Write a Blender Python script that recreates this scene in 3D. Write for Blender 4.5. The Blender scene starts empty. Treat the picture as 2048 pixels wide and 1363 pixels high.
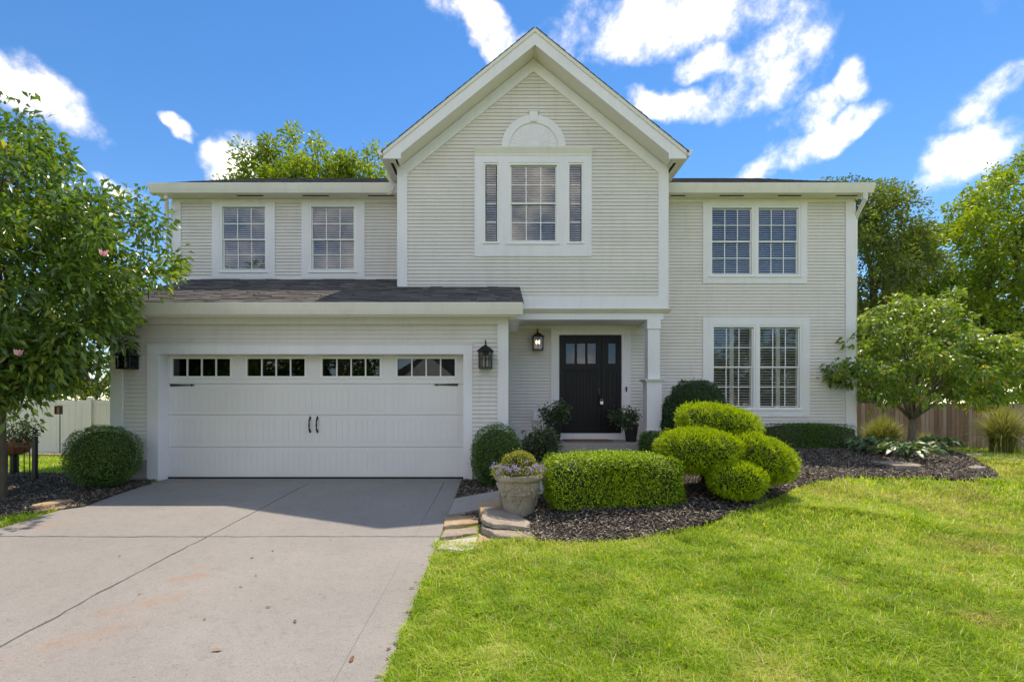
import bpy, math, random
import numpy as np
from mathutils import Vector, Matrix

# ------------------------------------------------------------------ camera / world / sun / exposure
F, CX, HY, ZC = 1024.0, 1000.0, 815.0, 1.22        # focal length and principal point used for measuring the photo
scene = bpy.context.scene
C = scene.collection
cam_d = bpy.data.cameras.new('camera'); cam = bpy.data.objects.new('camera', cam_d); C.objects.link(cam)
cam.location = (0, 0, ZC); cam.rotation_euler = (math.pi/2, 0, 0)
cam_d.sensor_width = 36; cam_d.lens = 18
cam_d.shift_x = (1024-CX)/2048; cam_d.shift_y = (HY-681.5)/2048
cam_d.clip_start = 0.05; cam_d.clip_end = 3000
scene.camera = cam

SUN = Vector((0.235, 0.455, 1.0)).normalized()       # towards the sun: behind the house, to the right
SUN_EL = math.asin(SUN.z); SUN_AZ = math.atan2(SUN.x, SUN.y)
sl = bpy.data.lights.new('sun', 'SUN'); sl.energy = 2.6; sl.angle = math.radians(0.53); sl.color = (1.0, 0.96, 0.90)
so = bpy.data.objects.new('sun', sl); C.objects.link(so)
so.rotation_euler = SUN.to_track_quat('Z', 'Y').to_euler(); so.location = (8, 30, 40)

scene.view_settings.view_transform = 'Standard'; scene.view_settings.look = 'None'
scene.view_settings.gamma = 1.0; scene.view_settings.use_curve_mapping = False
scene.view_settings.exposure = 1.0
scene.view_settings.use_white_balance = True; scene.view_settings.white_balance_temperature = 7900; scene.view_settings.white_balance_tint = 14
scene.cycles.max_bounces = 5; scene.cycles.diffuse_bounces = 3; scene.cycles.glossy_bounces = 2; scene.cycles.transmission_bounces = 3; scene.cycles.transparent_max_bounces = 8
scene.cycles.use_adaptive_sampling = True; scene.cycles.adaptive_threshold = 0.02

world = bpy.data.worlds.new('World'); scene.world = world; world.use_nodes = True
world.cycles.sampling_method = 'MANUAL'; world.cycles.sample_map_resolution = 512
def build_world():
    nt = world.node_tree; N = nt.nodes; L = nt.links
    for n in list(N): N.remove(n)
    def nd(t, **k):
        n = N.new(t)
        for a, b in k.items(): setattr(n, a, b)
        return n
    def math_(op, a, b=None, c=None, clamp=False):
        n = nd('ShaderNodeMath', operation=op); n.use_clamp = clamp
        for i, v in enumerate((a, b, c)):
            if v is None: continue
            if isinstance(v, (int, float)): n.inputs[i].default_value = v
            else: L.new(v, n.inputs[i])
        return n.outputs[0]
    sky = nd('ShaderNodeTexSky', sky_type='NISHITA'); sky.sun_disc = False
    sky.sun_elevation = SUN_EL; sky.sun_rotation = SUN_AZ
    sky.air_density = 1.0; sky.dust_density = 0.05; sky.ozone_density = 3.0; sky.altitude = 1200
    hs = nd('ShaderNodeHueSaturation'); hs.inputs['Saturation'].default_value = 1.30; hs.inputs['Hue'].default_value = 0.503; hs.inputs['Value'].default_value = 1.0
    L.new(sky.outputs[0], hs.inputs['Color'])
    bg = nd('ShaderNodeBackground'); bg.inputs['Strength'].default_value = 0.115
    L.new(hs.outputs[0], bg.inputs['Color'])
    cl = nd('ShaderNodeBackground'); cl.inputs['Color'].default_value = (1, 1, 1, 1); cl.inputs['Strength'].default_value = 1.35
    tc = nd('ShaderNodeTexCoord'); sx = nd('ShaderNodeSeparateXYZ'); L.new(tc.outputs['Generated'], sx.inputs[0])
    az = math_('ARCTAN2', sx.outputs[0], sx.outputs[1]); el = math_('ARCSINE', sx.outputs[2])
    cb = nd('ShaderNodeCombineXYZ'); L.new(az, cb.inputs[0]); L.new(el, cb.inputs[1])
    def noise(scale, detail, rough, off, src):
        m = nd('ShaderNodeMapping'); m.inputs['Location'].default_value = off; L.new(src, m.inputs['Vector'])
        n = nd('ShaderNodeTexNoise'); n.inputs['Scale'].default_value = scale; n.inputs['Detail'].default_value = detail
        n.inputs['Roughness'].default_value = rough; L.new(m.outputs[0], n.inputs['Vector']); return n
    wn = noise(5.0, 4, 0.55, (1, 2, 3), tc.outputs['Generated'])
    wx = math_('MULTIPLY_ADD', wn.outputs['Fac'], 0.20, -0.10)
    sc = nd('ShaderNodeSeparateColor'); L.new(wn.outputs['Color'], sc.inputs[0])
    wy = math_('MULTIPLY_ADD', sc.outputs[1], 0.16, -0.08)
    azw = math_('ADD', az, wx); elw = math_('ADD', el, wy)
    # cloud banks: centre px, half sizes px, tilt degrees (down to the right positive)
    blobs = [(55, 165, 150, 58, 14), (960, 48, 290, 44, 13), (1330, 28, 290, 80, 2), (1345, 205, 110, 40, 12),
             (1520, 150, 130, 95, -12), (1590, 255, 75, 58, -30), (1690, 185, 65, 48, -20), (1610, 310, 170, 42, -16),
             (1985, 238, 130, 48, -24), (1915, 345, 150, 58, -18), (480, 325, 130, 46, -14), (345, 240, 45, 16, 35), (205, 345, 60, 24, 16), (1420, 110, 60, 50, 0)]
    acc = None
    for px, py, rx, ry, t in blobs:
        a0 = math.atan2(px-CX, F); e0 = math.atan2(HY-py, math.hypot(F, px-CX))
        ra = rx/F*math.cos(a0)**2 ; re = ry/F*math.cos(e0)*math.cos(a0); t = math.radians(-t)
        da = math_('SUBTRACT', azw, a0); de = math_('SUBTRACT', elw, e0)
        u = math_('ADD', math_('MULTIPLY', da, math.cos(t)/ra), math_('MULTIPLY', de, math.sin(t)/ra))
        v = math_('ADD', math_('MULTIPLY', da, -math.sin(t)/re), math_('MULTIPLY', de, math.cos(t)/re))
        d = math_('ADD', math_('MULTIPLY', u, u), math_('MULTIPLY', v, v))
        m = math_('SUBTRACT', 1.0, math_('MULTIPLY', d, 0.85), clamp=True)
        acc = m if acc is None else math_('MAXIMUM', acc, m)
    # loose clouds over the unseen sky, cover thickened for whiter, stronger fill light
    big = noise(2.2, 5, 0.55, (5, 1, 9), tc.outputs['Generated'])
    rest = math_('MULTIPLY', math_('SUBTRACT', big.outputs['Fac'], 0.41, clamp=True), 5.0, clamp=True)
    front = math_('MULTIPLY', math_('SUBTRACT', sx.outputs[1], 0.45), 5.0, clamp=True)
    rest = math_('MULTIPLY', rest, math_('SUBTRACT', 1.0, front))
    acc = math_('MAXIMUM', acc, rest)
    fn = noise(11.0, 10, 0.64, (0, 0, 0), tc.outputs['Generated'])
    val = math_('ADD', acc, math_('MULTIPLY_ADD', fn.outputs['Fac'], 3.3, -1.78))
    mr = nd('ShaderNodeMapRange', interpolation_type='SMOOTHSTEP'); L.new(val, mr.inputs[0])
    mr.inputs[1].default_value = -0.05; mr.inputs[2].default_value = 1.7
    L.new(math_('MULTIPLY_ADD', mr.outputs[0], 0.75, 0.95), cl.inputs['Strength'])
    gate = math_('MULTIPLY', acc, 3.0, clamp=True)
    fac = math_('MULTIPLY', math_('MULTIPLY', mr.outputs[0], gate), 0.97)
    mix = nd('ShaderNodeMixShader'); L.new(fac, mix.inputs[0]); L.new(bg.outputs[0], mix.inputs[1]); L.new(cl.outputs[0], mix.inputs[2])
    out = nd('ShaderNodeOutputWorld'); L.new(mix.outputs[0], out.inputs['Surface'])
build_world()

# ------------------------------------------------------------------ helpers
rng = np.random.default_rng(7); random.seed(7)
def PX(px, Y): return (px-CX)*Y/F
def PZ(py, Y): return ZC+(HY-py)*Y/F
def sstep(a, b, x):
    t = np.clip((np.asarray(x, float)-a)/(b-a), 0, 1); return t*t*(3-2*t)
def drive_z(Y): return -0.049*(8.6-np.asarray(Y, float))
def ground(X, Y):
    X = np.asarray(X, float); Y = np.asarray(Y, float)
    base = np.where(Y < 8.6, np.maximum(-0.049*(8.6-Y), -0.6), 0.0) - 0.1*sstep(11.5, 14.5, Y)
    m = 0.38*sstep(0.1, 3.2, X)*sstep(6.0, 10.2, Y)*(1-sstep(8.6, 12.6, X))*(1-sstep(11.8, 14.5, Y))
    lawn = 0.10*sstep(2, 9, X)*sstep(4, 8, Y)*(1-sstep(9, 14, Y))
    h1 = 0.06*sstep(-0.55, 0.5, X)*(1-sstep(7.5, 9.5, Y))
    h2 = 0.14*sstep(0.2, 1.1, X)*sstep(4.95, 5.8, Y)*(1-sstep(7.6, 9.4, Y))*(1-sstep(3.4, 6.0, X))
    return base+m+lawn*(1-m/0.38)+h1+h2
def on_ground(px, py):
    Y = 6.0
    for _ in range(60):
        z = float(ground(PX(px, Y), Y)); Y = 0.5*Y+0.5*(ZC-z)*F/(py-HY)
    return PX(px, Y), Y
def inpoly(x, y, poly):
    x = np.asarray(x); y = np.asarray(y); r = np.zeros(x.shape, bool); n = len(poly)
    for i in range(n):
        x0, y0 = poly[i]; x1, y1 = poly[(i+1) % n]
        c = ((y0 > y) != (y1 > y))
        if y1 != y0: r ^= c & (x < (x1-x0)*(y-y0)/(y1-y0)+x0)
    return r
def vnoise(x, y, s, seed=0):
    # smooth value noise, numpy
    x = np.asarray(x)*s; y = np.asarray(y)*s
    xi = np.floor(x).astype(int); yi = np.floor(y).astype(int); fx = x-xi; fy = y-yi
    fx = fx*fx*(3-2*fx); fy = fy*fy*(3-2*fy)
    def h(a, b):
        v = (a*374761393+b*668265263+seed*362437) & 0xffffffff
        v = ((v ^ (v >> 13))*1274126177) & 0xffffffff
        return ((v ^ (v >> 16)) & 0xffff)/65535.0
    return (h(xi, yi)*(1-fx)+h(xi+1, yi)*fx)*(1-fy)+(h(xi, yi+1)*(1-fx)+h(xi+1, yi+1)*fx)*fy

class MB:
    def __init__(s): s.v = []; s.f = []
    def add(s, vs, fs):
        o = len(s.v); s.v += [tuple(map(float, p)) for p in vs]; s.f += [tuple(i+o for i in f) for f in fs]; return s
    def box(s, x0, x1, y0, y1, z0, z1):
        if x0 > x1: x0, x1 = x1, x0
        if y0 > y1: y0, y1 = y1, y0
        if z0 > z1: z0, z1 = z1, z0
        return s.add([(x0,y0,z0),(x1,y0,z0),(x1,y1,z0),(x0,y1,z0),(x0,y0,z1),(x1,y0,z1),(x1,y1,z1),(x0,y1,z1)],
                     [(0,3,2,1),(4,5,6,7),(0,1,5,4),(1,2,6,5),(2,3,7,6),(3,0,4,7)])
    def ring(s, ox0, ox1, oz0, oz1, ix0, ix1, iz0, iz1, y0, y1):
        s.box(ox0, ix0, y0, y1, oz0, oz1); s.box(ix1, ox1, y0, y1, oz0, oz1)
        s.box(ix0, ix1, y0, y1, iz1, oz1); s.box(ix0, ix1, y0, y1, oz0, iz0); return s
    def prism(s, poly, y0, y1):      # poly in (x,z), extruded along y; listed counter-clockwise seen from -y
        n = len(poly); vs = [(x, y0, z) for x, z in poly]+[(x, y1, z) for x, z in poly]
        fs = [tuple(range(n)), tuple(range(2*n-1, n-1, -1))]+[(i, i+n, (i+1) % n+n, (i+1) % n) for i in range(n)]
        return s.add(vs, fs)
    def prismx(s, poly, x0, x1):     # poly in (y,z), extruded along x
        n = len(poly); vs = [(x0, y, z) for y, z in poly]+[(x1, y, z) for y, z in poly]
        fs = [tuple(range(n)), tuple(range(2*n-1, n-1, -1))]+[(i, i+n, (i+1) % n+n, (i+1) % n) for i in range(n)]
        return s.add(vs, fs)
    def prismz(s, poly, z0, z1):
        n = len(poly)
        zz0 = z0 if callable(z0) else (lambda x, y: z0); zz1 = z1 if callable(z1) else (lambda x, y: z1)
        vs = [(x, y, zz0(x, y)) for x, y in poly]+[(x, y, zz1(x, y)) for x, y in poly]
        fs = [tuple(range(n-1, -1, -1)), tuple(range(n, 2*n))]+[(i, (i+1) % n, (i+1) % n+n, i+n) for i in range(n)]
        return s.add(vs, fs)
    def tube(s, pts, rad, n=8):
        P = [Vector(p) for p in pts]; o = len(s.v); m = len(P)
        if isinstance(rad, (int, float)): rad = [rad]*m
        up = Vector((0, 0, 1))
        for i, p in enumerate(P):
            d = (P[min(i+1, m-1)]-P[max(i-1, 0)])
            d = d.normalized() if d.length > 1e-9 else Vector((0, 0, 1))
            a = d.cross(up)
            if a.length < 1e-3: a = d.cross(Vector((1, 0, 0)))
            a.normalize(); b = d.cross(a)
            for k in range(n):
                t = 2*math.pi*k/n; q = p+(a*math.cos(t)+b*math.sin(t))*rad[i]; s.v.append(tuple(q))
        for i in range(m-1):
            for k in range(n):
                s.f.append((o+i*n+k, o+i*n+(k+1) % n, o+(i+1)*n+(k+1) % n, o+(i+1)*n+k))
        s.f.append(tuple(o+k for k in range(n-1, -1, -1))); s.f.append(tuple(o+(m-1)*n+k for k in range(n))); return s
    def lathe(s, prof, c=(0, 0, 0), n=24, fn=None):
        o = len(s.v); m = len(prof)
        for r, z in prof:
            for k in range(n):
                t = 2*math.pi*k/n; rr = r*(fn(t, z) if fn else 1); s.v.append((c[0]+rr*math.cos(t), c[1]+rr*math.sin(t), c[2]+z))
        for i in range(m-1):
            for k in range(n):
                s.f.append((o+i*n+k, o+i*n+(k+1) % n, o+(i+1)*n+(k+1) % n, o+(i+1)*n+k))
        s.f.append(tuple(o+k for k in range(n-1, -1, -1))); s.f.append(tuple(o+(m-1)*n+k for k in range(n))); return s

OFF = {}
def link(name, me, mat, parent):
    o = bpy.data.objects.new(name, me); C.objects.link(o)
    if mat is not None: me.materials.append(mat)
    if parent is not None: o.parent = parent
    OFF[o.name] = OFF.get(parent.name, (0, 0, 0)) if parent is not None else (0, 0, 0)
    return o
def obj(name, mb, mat, parent=None, smooth=False, bevel=0):
    me = bpy.data.meshes.new(name)
    off = OFF.get(parent.name, (0, 0, 0)) if parent is not None else (0, 0, 0)
    me.from_pydata([(x-off[0], y-off[1], z-off[2]) for x, y, z in mb.v], [], mb.f); me.update()
    if smooth: me.polygons.foreach_set('use_smooth', [True]*len(me.polygons))
    o = link(name, me, mat, parent)
    if bevel:
        b = o.modifiers.new('bevel', 'BEVEL'); b.width = bevel; b.segments = 2; b.limit_method = 'ANGLE'
    return o
def npmesh(name, V, Fa, mat, parent=None, attrs=None, smooth=False):
    V = np.asarray(V, np.float32); Fa = np.asarray(Fa, np.int32)
    off = OFF.get(parent.name, (0, 0, 0)) if parent is not None else (0, 0, 0)
    V = V-np.array(off, np.float32)
    me = bpy.data.meshes.new(name); k = Fa.shape[1]
    me.vertices.add(len(V)); me.vertices.foreach_set('co', V.ravel())
    me.loops.add(Fa.size); me.loops.foreach_set('vertex_index', Fa.ravel())
    me.polygons.add(len(Fa)); me.polygons.foreach_set('loop_start', np.arange(0, Fa.size, k, dtype=np.int32))
    if smooth: me.polygons.foreach_set('use_smooth', np.ones(len(Fa), bool))
    for an, av in (attrs or {}).items():
        a = me.attributes.new(an, 'FLOAT', 'POINT'); a.data.foreach_set('value', np.asarray(av, np.float32))
    me.update(calc_edges=True); me.validate()
    return link(name, me, mat, parent)
def thing(name, label, cat, loc, group=None):
    o = bpy.data.objects.new(name, None); C.objects.link(o); o.location = loc; o.empty_display_size = 0.2
    OFF[o.name] = tuple(loc); return tag(o, label, cat, group)
def tag(o, label=None, cat=None, group=None, kind=None):
    if label: o['label'] = label
    if cat: o['category'] = cat
    if group: o['group'] = group
    if kind: o['kind'] = kind
    return o
def copy_tree(o, parent=None):
    c = o.copy(); C.objects.link(c); c.parent = parent; OFF[c.name] = OFF.get(o.name, (0, 0, 0))
    for ch in list(o.children): copy_tree(ch, c)
    return c

# ------------------------------------------------------------------ materials
def nodes_of(name):
    m = bpy.data.materials.new(name); m.use_nodes = True; nt = m.node_tree
    return m, nt, nt.nodes['Principled BSDF']
def mix_col(nt, fac, a, b, mode='MIX'):
    n = nt.nodes.new('ShaderNodeMix'); n.data_type = 'RGBA'; n.blend_type = mode
    for sock, v in ((n.inputs[0], fac), (n.inputs[6], a), (n.inputs[7], b)):
        if isinstance(v, (int, float)): sock.default_value = v
        elif isinstance(v, tuple): sock.default_value = (*v, 1) if len(v) == 3 else v
        else: nt.links.new(v, sock)
    return n.outputs[2]
def tex_noise(nt, scale, detail=4, rough=0.55, vec=None, stretch=None):
    g = nt.nodes.new('ShaderNodeNewGeometry'); src = g.outputs['Position'] if vec is None else vec
    if stretch:
        mp = nt.nodes.new('ShaderNodeMapping'); mp.inputs['Scale'].default_value = stretch; nt.links.new(src, mp.inputs['Vector']); src = mp.outputs[0]
    n = nt.nodes.new('ShaderNodeTexNoise'); n.inputs['Scale'].default_value = scale; n.inputs['Detail'].default_value = detail
    n.inputs['Roughness'].default_value = rough; nt.links.new(src, n.inputs['Vector']); return n.outputs['Fac']
def ramp(nt, fac, stops):
    r = nt.nodes.new('ShaderNodeValToRGB'); e = r.color_ramp.elements
    while len(e) < len(stops): e.new(0.5)
    for i, (p, c) in enumerate(stops): e[i].position = p; e[i].color = (*c, 1)
    nt.links.new(fac, r.inputs[0]); return r.outputs[0]
def plain(name, col, rough=0.6, var=0.12, scale=3.0, bump=0.0, bscale=60, metal=0.0, spec=0.5, stretch=None, fine=0.0, objvar=0.0, streak=0.0):
    m, nt, p = nodes_of(name)
    n = tex_noise(nt, scale, 5, 0.6, stretch=stretch)
    lo = tuple(c*(1-var) for c in col); hi = tuple(min(1, c*(1+var)) for c in col)
    c = ramp(nt, n, [(0.3, lo), (0.7, hi)])
    if fine:
        c = mix_col(nt, fine, c, ramp(nt, tex_noise(nt, bscale*2.2, 3, 0.7), [(0.3, (0.35,)*3), (0.7, (1, 1, 1))]), 'MULTIPLY')
    if streak:
        c = mix_col(nt, 1.0, c, ramp(nt, tex_noise(nt, 7.0, 6, 0.7, stretch=(1, 1, 0.12)), [(0.28, (1-streak*1.6, 1-streak*1.7, 1-streak*1.9)), (0.5, (1, 1, 1))]), 'MULTIPLY')
    if objvar:
        oi = nt.nodes.new('ShaderNodeObjectInfo')
        c = mix_col(nt, 1.0, c, ramp(nt, oi.outputs['Random'], [(0, (1-objvar,)*3), (1, (1, 1, 1))]), 'MULTIPLY')
    nt.links.new(c, p.inputs['Base Color']); p.inputs['Roughness'].default_value = rough; p.inputs['Metallic'].default_value = metal
    p.inputs['Specular IOR Level'].default_value = spec
    if bump:
        b = nt.nodes.new('ShaderNodeBump'); b.inputs['Strength'].default_value = bump; b.inputs['Distance'].default_value = 0.01
        nt.links.new(tex_noise(nt, bscale, 4, 0.6), b.inputs['Height']); nt.links.new(b.outputs[0], p.inputs['Normal'])
    return m
def attr_mat(name, stops, rough=0.6, attr='rnd', spec=0.4, bump=0):
    m, nt, p = nodes_of(name)
    a = nt.nodes.new('ShaderNodeAttribute'); a.attribute_name = attr
    nt.links.new(ramp(nt, a.outputs['Fac'], stops), p.inputs['Base Color']); p.inputs['Roughness'].default_value = rough
    p.inputs['Specular IOR Level'].default_value = spec
    return m
def leaf_mat(name, stops, rough=0.45, trans=0.4, tint=(1.25, 1.2, 0.5), spec=0.5):
    m, nt, p = nodes_of(name)
    a = nt.nodes.new('ShaderNodeAttribute'); a.attribute_name = 'rnd'
    c = ramp(nt, a.outputs['Fac'], stops)
    nt.links.new(c, p.inputs['Base Color']); p.inputs['Roughness'].default_value = rough; p.inputs['Specular IOR Level'].default_value = spec
    t = nt.nodes.new('ShaderNodeBsdfTranslucent')
    nt.links.new(mix_col(nt, 1.0, c, tint, 'MULTIPLY'), t.inputs['Color'])
    mx = nt.nodes.new('ShaderNodeMixShader'); mx.inputs[0].default_value = trans
    nt.links.new(p.outputs[0], mx.inputs[1]); nt.links.new(t.outputs[0], mx.inputs[2])
    nt.links.new(mx.outputs[0], nt.nodes['Material Output'].inputs['Surface'])
    return m
M = {}
M['siding'] = plain('siding_cream', (0.77, 0.725, 0.68), 0.55, 0.05, 0.9, fine=0.05, bscale=20, objvar=0.05, streak=0.045)
M['trim'] = plain('trim_white', (0.83, 0.815, 0.83), 0.5, 0.04, 1.2, fine=0.04, bscale=15, objvar=0.02, streak=0.04)
M['gutter'] = plain('gutter_offwhite', (0.79, 0.76, 0.71), 0.4, 0.05, 1.5, streak=0.05)
M['soffit'] = plain('soffit_offwhite', (0.79, 0.75, 0.68), 0.6, 0.03, 2)
M['vinyl'] = plain('window_vinyl', (0.82, 0.82, 0.80), 0.4, 0.02, 2)
M['gdoor'] = plain('garage_door_white', (0.78, 0.76, 0.74), 0.5, 0.03, 1.0, bump=0.06, bscale=160)
M['dark'] = plain('dark_gap', (0.012, 0.012, 0.012), 0.8)
M['room'] = plain('dim_room', (0.10, 0.10, 0.105), 0.9)
M['blind'] = plain('blind_white', (0.74, 0.75, 0.77), 0.5, 0.04, 4)
M['black'] = plain('black_iron', (0.012, 0.012, 0.013), 0.4, 0.2, 20)
M['door'] = plain('door_black_paint', (0.010, 0.009, 0.0095), 0.4, 0.3, 25, spec=0.25, stretch=(6, 1, 0.5))
M['silver'] = plain('brushed_metal', (0.6, 0.6, 0.6), 0.3, 0.05, 10, metal=1.0)
M['mat'] = plain('coir_mat', (0.20, 0.12, 0.06), 0.95, 0.3, 60, bump=0.6, bscale=200)
M['bark'] = plain('bark', (0.11, 0.085, 0.06), 0.9, 0.35, 14, bump=0.7, bscale=40, stretch=(1, 1, 0.35))
M['barkl'] = plain('bark_grey', (0.17, 0.14, 0.11), 0.9, 0.3, 14, bump=0.7, bscale=40, stretch=(1, 1, 0.35))
M['terra'] = plain('terracotta', (0.42, 0.14, 0.06), 0.8, 0.2, 8)
M['potblack'] = plain('pot_black', (0.03, 0.026, 0.024), 0.5)
M['fence'] = plain('white_vinyl_fence', (0.72, 0.69, 0.64), 0.5, 0.05, 1.0)
M['found'] = plain('foundation_concrete', (0.33, 0.32, 0.30), 0.9, 0.15, 6, bump=0.4, bscale=80)
M['shingle'] = attr_mat('asphalt_shingle', [(0.0, (0.045, 0.043, 0.041)), (0.5, (0.085, 0.081, 0.077)), (1.0, (0.16, 0.15, 0.14))], 0.9)
def concrete(name, base, rust=False):
    m, nt, p = nodes_of(name)
    c = ramp(nt, tex_noise(nt, 0.8, 6, 0.6), [(0.3, tuple(b*0.9 for b in base)), (0.7, tuple(b*1.07 for b in base))])
    c = mix_col(nt, 0.5, c, ramp(nt, tex_noise(nt, 95, 3, 0.7), [(0.3, (0.25, 0.24, 0.23)), (0.45, (0.95, 0.95, 0.95)), (0.6, (1, 1, 1)), (0.72, (1.9, 1.9, 1.9))]), 'MULTIPLY')
    c = mix_col(nt, 0.7, c, ramp(nt, tex_noise(nt, 38, 3, 0.6), [(0.26, (0.25, 0.22, 0.2)), (0.34, (1, 1, 1))]), 'MULTIPLY')
    c = mix_col(nt, 0.6, c, ramp(nt, tex_noise(nt, 13, 4, 0.7), [(0.3, (0.8, 0.79, 0.78)), (0.5, (1, 1, 1))]), 'MULTIPLY')
    if rust:
        g = nt.nodes.new('ShaderNodeNewGeometry')
        for (px, py, rx, ry, ang, amt) in ((378, 1156, 0.16, 0.07, 0.5, 0.75), (300, 1205, 0.34, 0.10, 0.75, 0.5), (200, 1265, 0.45, 0.10, 0.8, 0.2), (100, 1300, 0.5, 0.2, 0.9, 0.12), (95, 1050, 0.25, 0.2, 0.3, 0.35), (402, 1135, .06, .04, .3, .5)):
            x, y = on_ground(px, py)
            mp = nt.nodes.new('ShaderNodeMapping'); mp.vector_type = 'TEXTURE'
            mp.inputs['Location'].default_value = (x, y, 0); mp.inputs['Rotation'].default_value = (0, 0, ang); mp.inputs['Scale'].default_value = (rx, ry, 50)
            nt.links.new(g.outputs['Position'], mp.inputs['Vector'])
            ln = nt.nodes.new('ShaderNodeVectorMath'); ln.operation = 'LENGTH'; nt.links.new(mp.outputs[0], ln.inputs[0])
            mr = nt.nodes.new('ShaderNodeMapRange'); mr.interpolation_type = 'SMOOTHSTEP'
            mr.inputs[1].default_value = 1.6; mr.inputs[2].default_value = 0.0; mr.inputs[3].default_value = 0; mr.inputs[4].default_value = amt
            nt.links.new(ln.outputs['Value'], mr.inputs[0])
            ml = nt.nodes.new('ShaderNodeMath'); ml.operation = 'MULTIPLY'; nt.links.new(mr.outputs[0], ml.inputs[0])
            nt.links.new(ramp(nt, tex_noise(nt, 7, 5, 0.65), [(0.35, (0, 0, 0)), (0.6, (1, 1, 1))]), ml.inputs[1])
            c = mix_col(nt, ml.outputs[0], c, (0.34, 0.17, 0.075))
    nt.links.new(c, p.inputs['Base Color']); p.inputs['Roughness'].default_value = 0.9; p.inputs['Specular IOR Level'].default_value = 0.25
    b = nt.nodes.new('ShaderNodeBump'); b.inputs['Strength'].default_value = 0.5; b.inputs['Distance'].default_value = 0.006
    nt.links.new(tex_noise(nt, 140, 3, 0.6), b.inputs['Height']); nt.links.new(b.outputs[0], p.inputs['Normal'])
    return m
M['concrete'] = concrete('driveway_concrete', (0.275, 0.267, 0.25), True)
M['walk'] = concrete('walk_concrete', (0.36, 0.335, 0.305))
def stone_mat(name, a, b, c3):
    m, nt, p = nodes_of(name)
    c = ramp(nt, tex_noise(nt, 5, 6, 0.65), [(0.25, a), (0.5, b), (0.75, c3)])
    c = mix_col(nt, 0.6, c, ramp(nt, tex_noise(nt, 60, 3, 0.6), [(0.3, (0.5, 0.5, 0.5)), (0.5, (1, 1, 1))]), 'MULTIPLY')
    nt.links.new(c, p.inputs['Base Color']); p.inputs['Roughness'].default_value = 0.85
    bp = nt.nodes.new('ShaderNodeBump'); bp.inputs['Strength'].default_value = 0.8; bp.inputs['Distance'].default_value = 0.015
    nt.links.new(tex_noise(nt, 28, 5, 0.65), bp.inputs['Height']); nt.links.new(bp.outputs[0], p.inputs['Normal']); return m
M['stone_tan'] = stone_mat('sandstone_tan', (0.30, 0.19, 0.10), (0.42, 0.30, 0.18), (0.48, 0.39, 0.27))
M['stone_grey'] = stone_mat('sandstone_grey', (0.19, 0.155, 0.12), (0.31, 0.265, 0.21), (0.40, 0.34, 0.27))
M['stone_pale'] = stone_mat('limestone_pale', (0.34, 0.31, 0.27), (0.46, 0.43, 0.38), (0.52, 0.49, 0.44))
M['urn'] = stone_mat('cast_stone_urn', (0.26, 0.20, 0.12), (0.40, 0.35, 0.27), (0.50, 0.46, 0.39))
def wood_fence_mat():
    m, nt, p = nodes_of('weathered_cedar')
    oi = nt.nodes.new('ShaderNodeObjectInfo')
    c = ramp(nt, oi.outputs['Random'], [(0, (0.22, 0.125, 0.075)), (0.5, (0.33, 0.205, 0.13)), (1, (0.36, 0.27, 0.20))])
    c = mix_col(nt, 0.7, c, ramp(nt, tex_noise(nt, 20, 5, 0.6, stretch=(1, 1, 0.06)), [(0.3, (0.6, 0.6, 0.6)), (0.7, (1.1, 1.1, 1.1))]), 'MULTIPLY')
    nt.links.new(c, p.inputs['Base Color']); p.inputs['Roughness'].default_value = 0.85; return m
M['cedar'] = wood_fence_mat()
def glass_mat(name, tint, base):
    m, nt, p = nodes_of(name); nt.nodes.remove(p)
    tr = nt.nodes.new('ShaderNodeBsdfTransparent'); tr.inputs[0].default_value = (*tint, 1)
    gl = nt.nodes.new('ShaderNodeBsdfGlossy'); gl.inputs['Roughness'].default_value = 0.015; gl.inputs['Color'].default_value = (0.95, 0.97, 1, 1)
    fr = nt.nodes.new('ShaderNodeFresnel'); fr.inputs['IOR'].default_value = base
    mx = nt.nodes.new('ShaderNodeMixShader'); nt.links.new(fr.outputs[0], mx.inputs[0]); nt.links.new(tr.outputs[0], mx.inputs[1]); nt.links.new(gl.outputs[0], mx.inputs[2])
    bp = nt.nodes.new('ShaderNodeBump'); bp.inputs['Strength'].default_value = 0.03; bp.inputs['Distance'].default_value = 0.02
    nt.links.new(tex_noise(nt, 1.6, 2, 0.5), bp.inputs['Height']); nt.links.new(bp.outputs[0], gl.inputs['Normal'])
    nt.links.new(mx.outputs[0], nt.nodes['Material Output'].inputs['Surface']); return m
M['glass'] = glass_mat('window_glass', (0.92, 0.92, 0.92), 1.58)
M['dglass'] = glass_mat('dark_glass', (0.30, 0.30, 0.32), 1.65)
M['lglass'] = glass_mat('lantern_glass', (0.9, 0.9, 0.88), 1.5)
def emit(name, col, s):
    m, nt, p = nodes_of(name); p.inputs['Emission Color'].default_value = (*col, 1); p.inputs['Emission Strength'].default_value = s
    p.inputs['Base Color'].default_value = (*col, 1); return m
M['bulb'] = emit('lit_bulb', (1, 0.72, 0.42), 3.5); M['bronze'] = plain('lantern_bronze', (0.05, 0.026, 0.016), 0.4, 0.2, 20); M['bulb_off'] = plain('clear_bulb', (0.5, 0.5, 0.48), 0.2)
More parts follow.
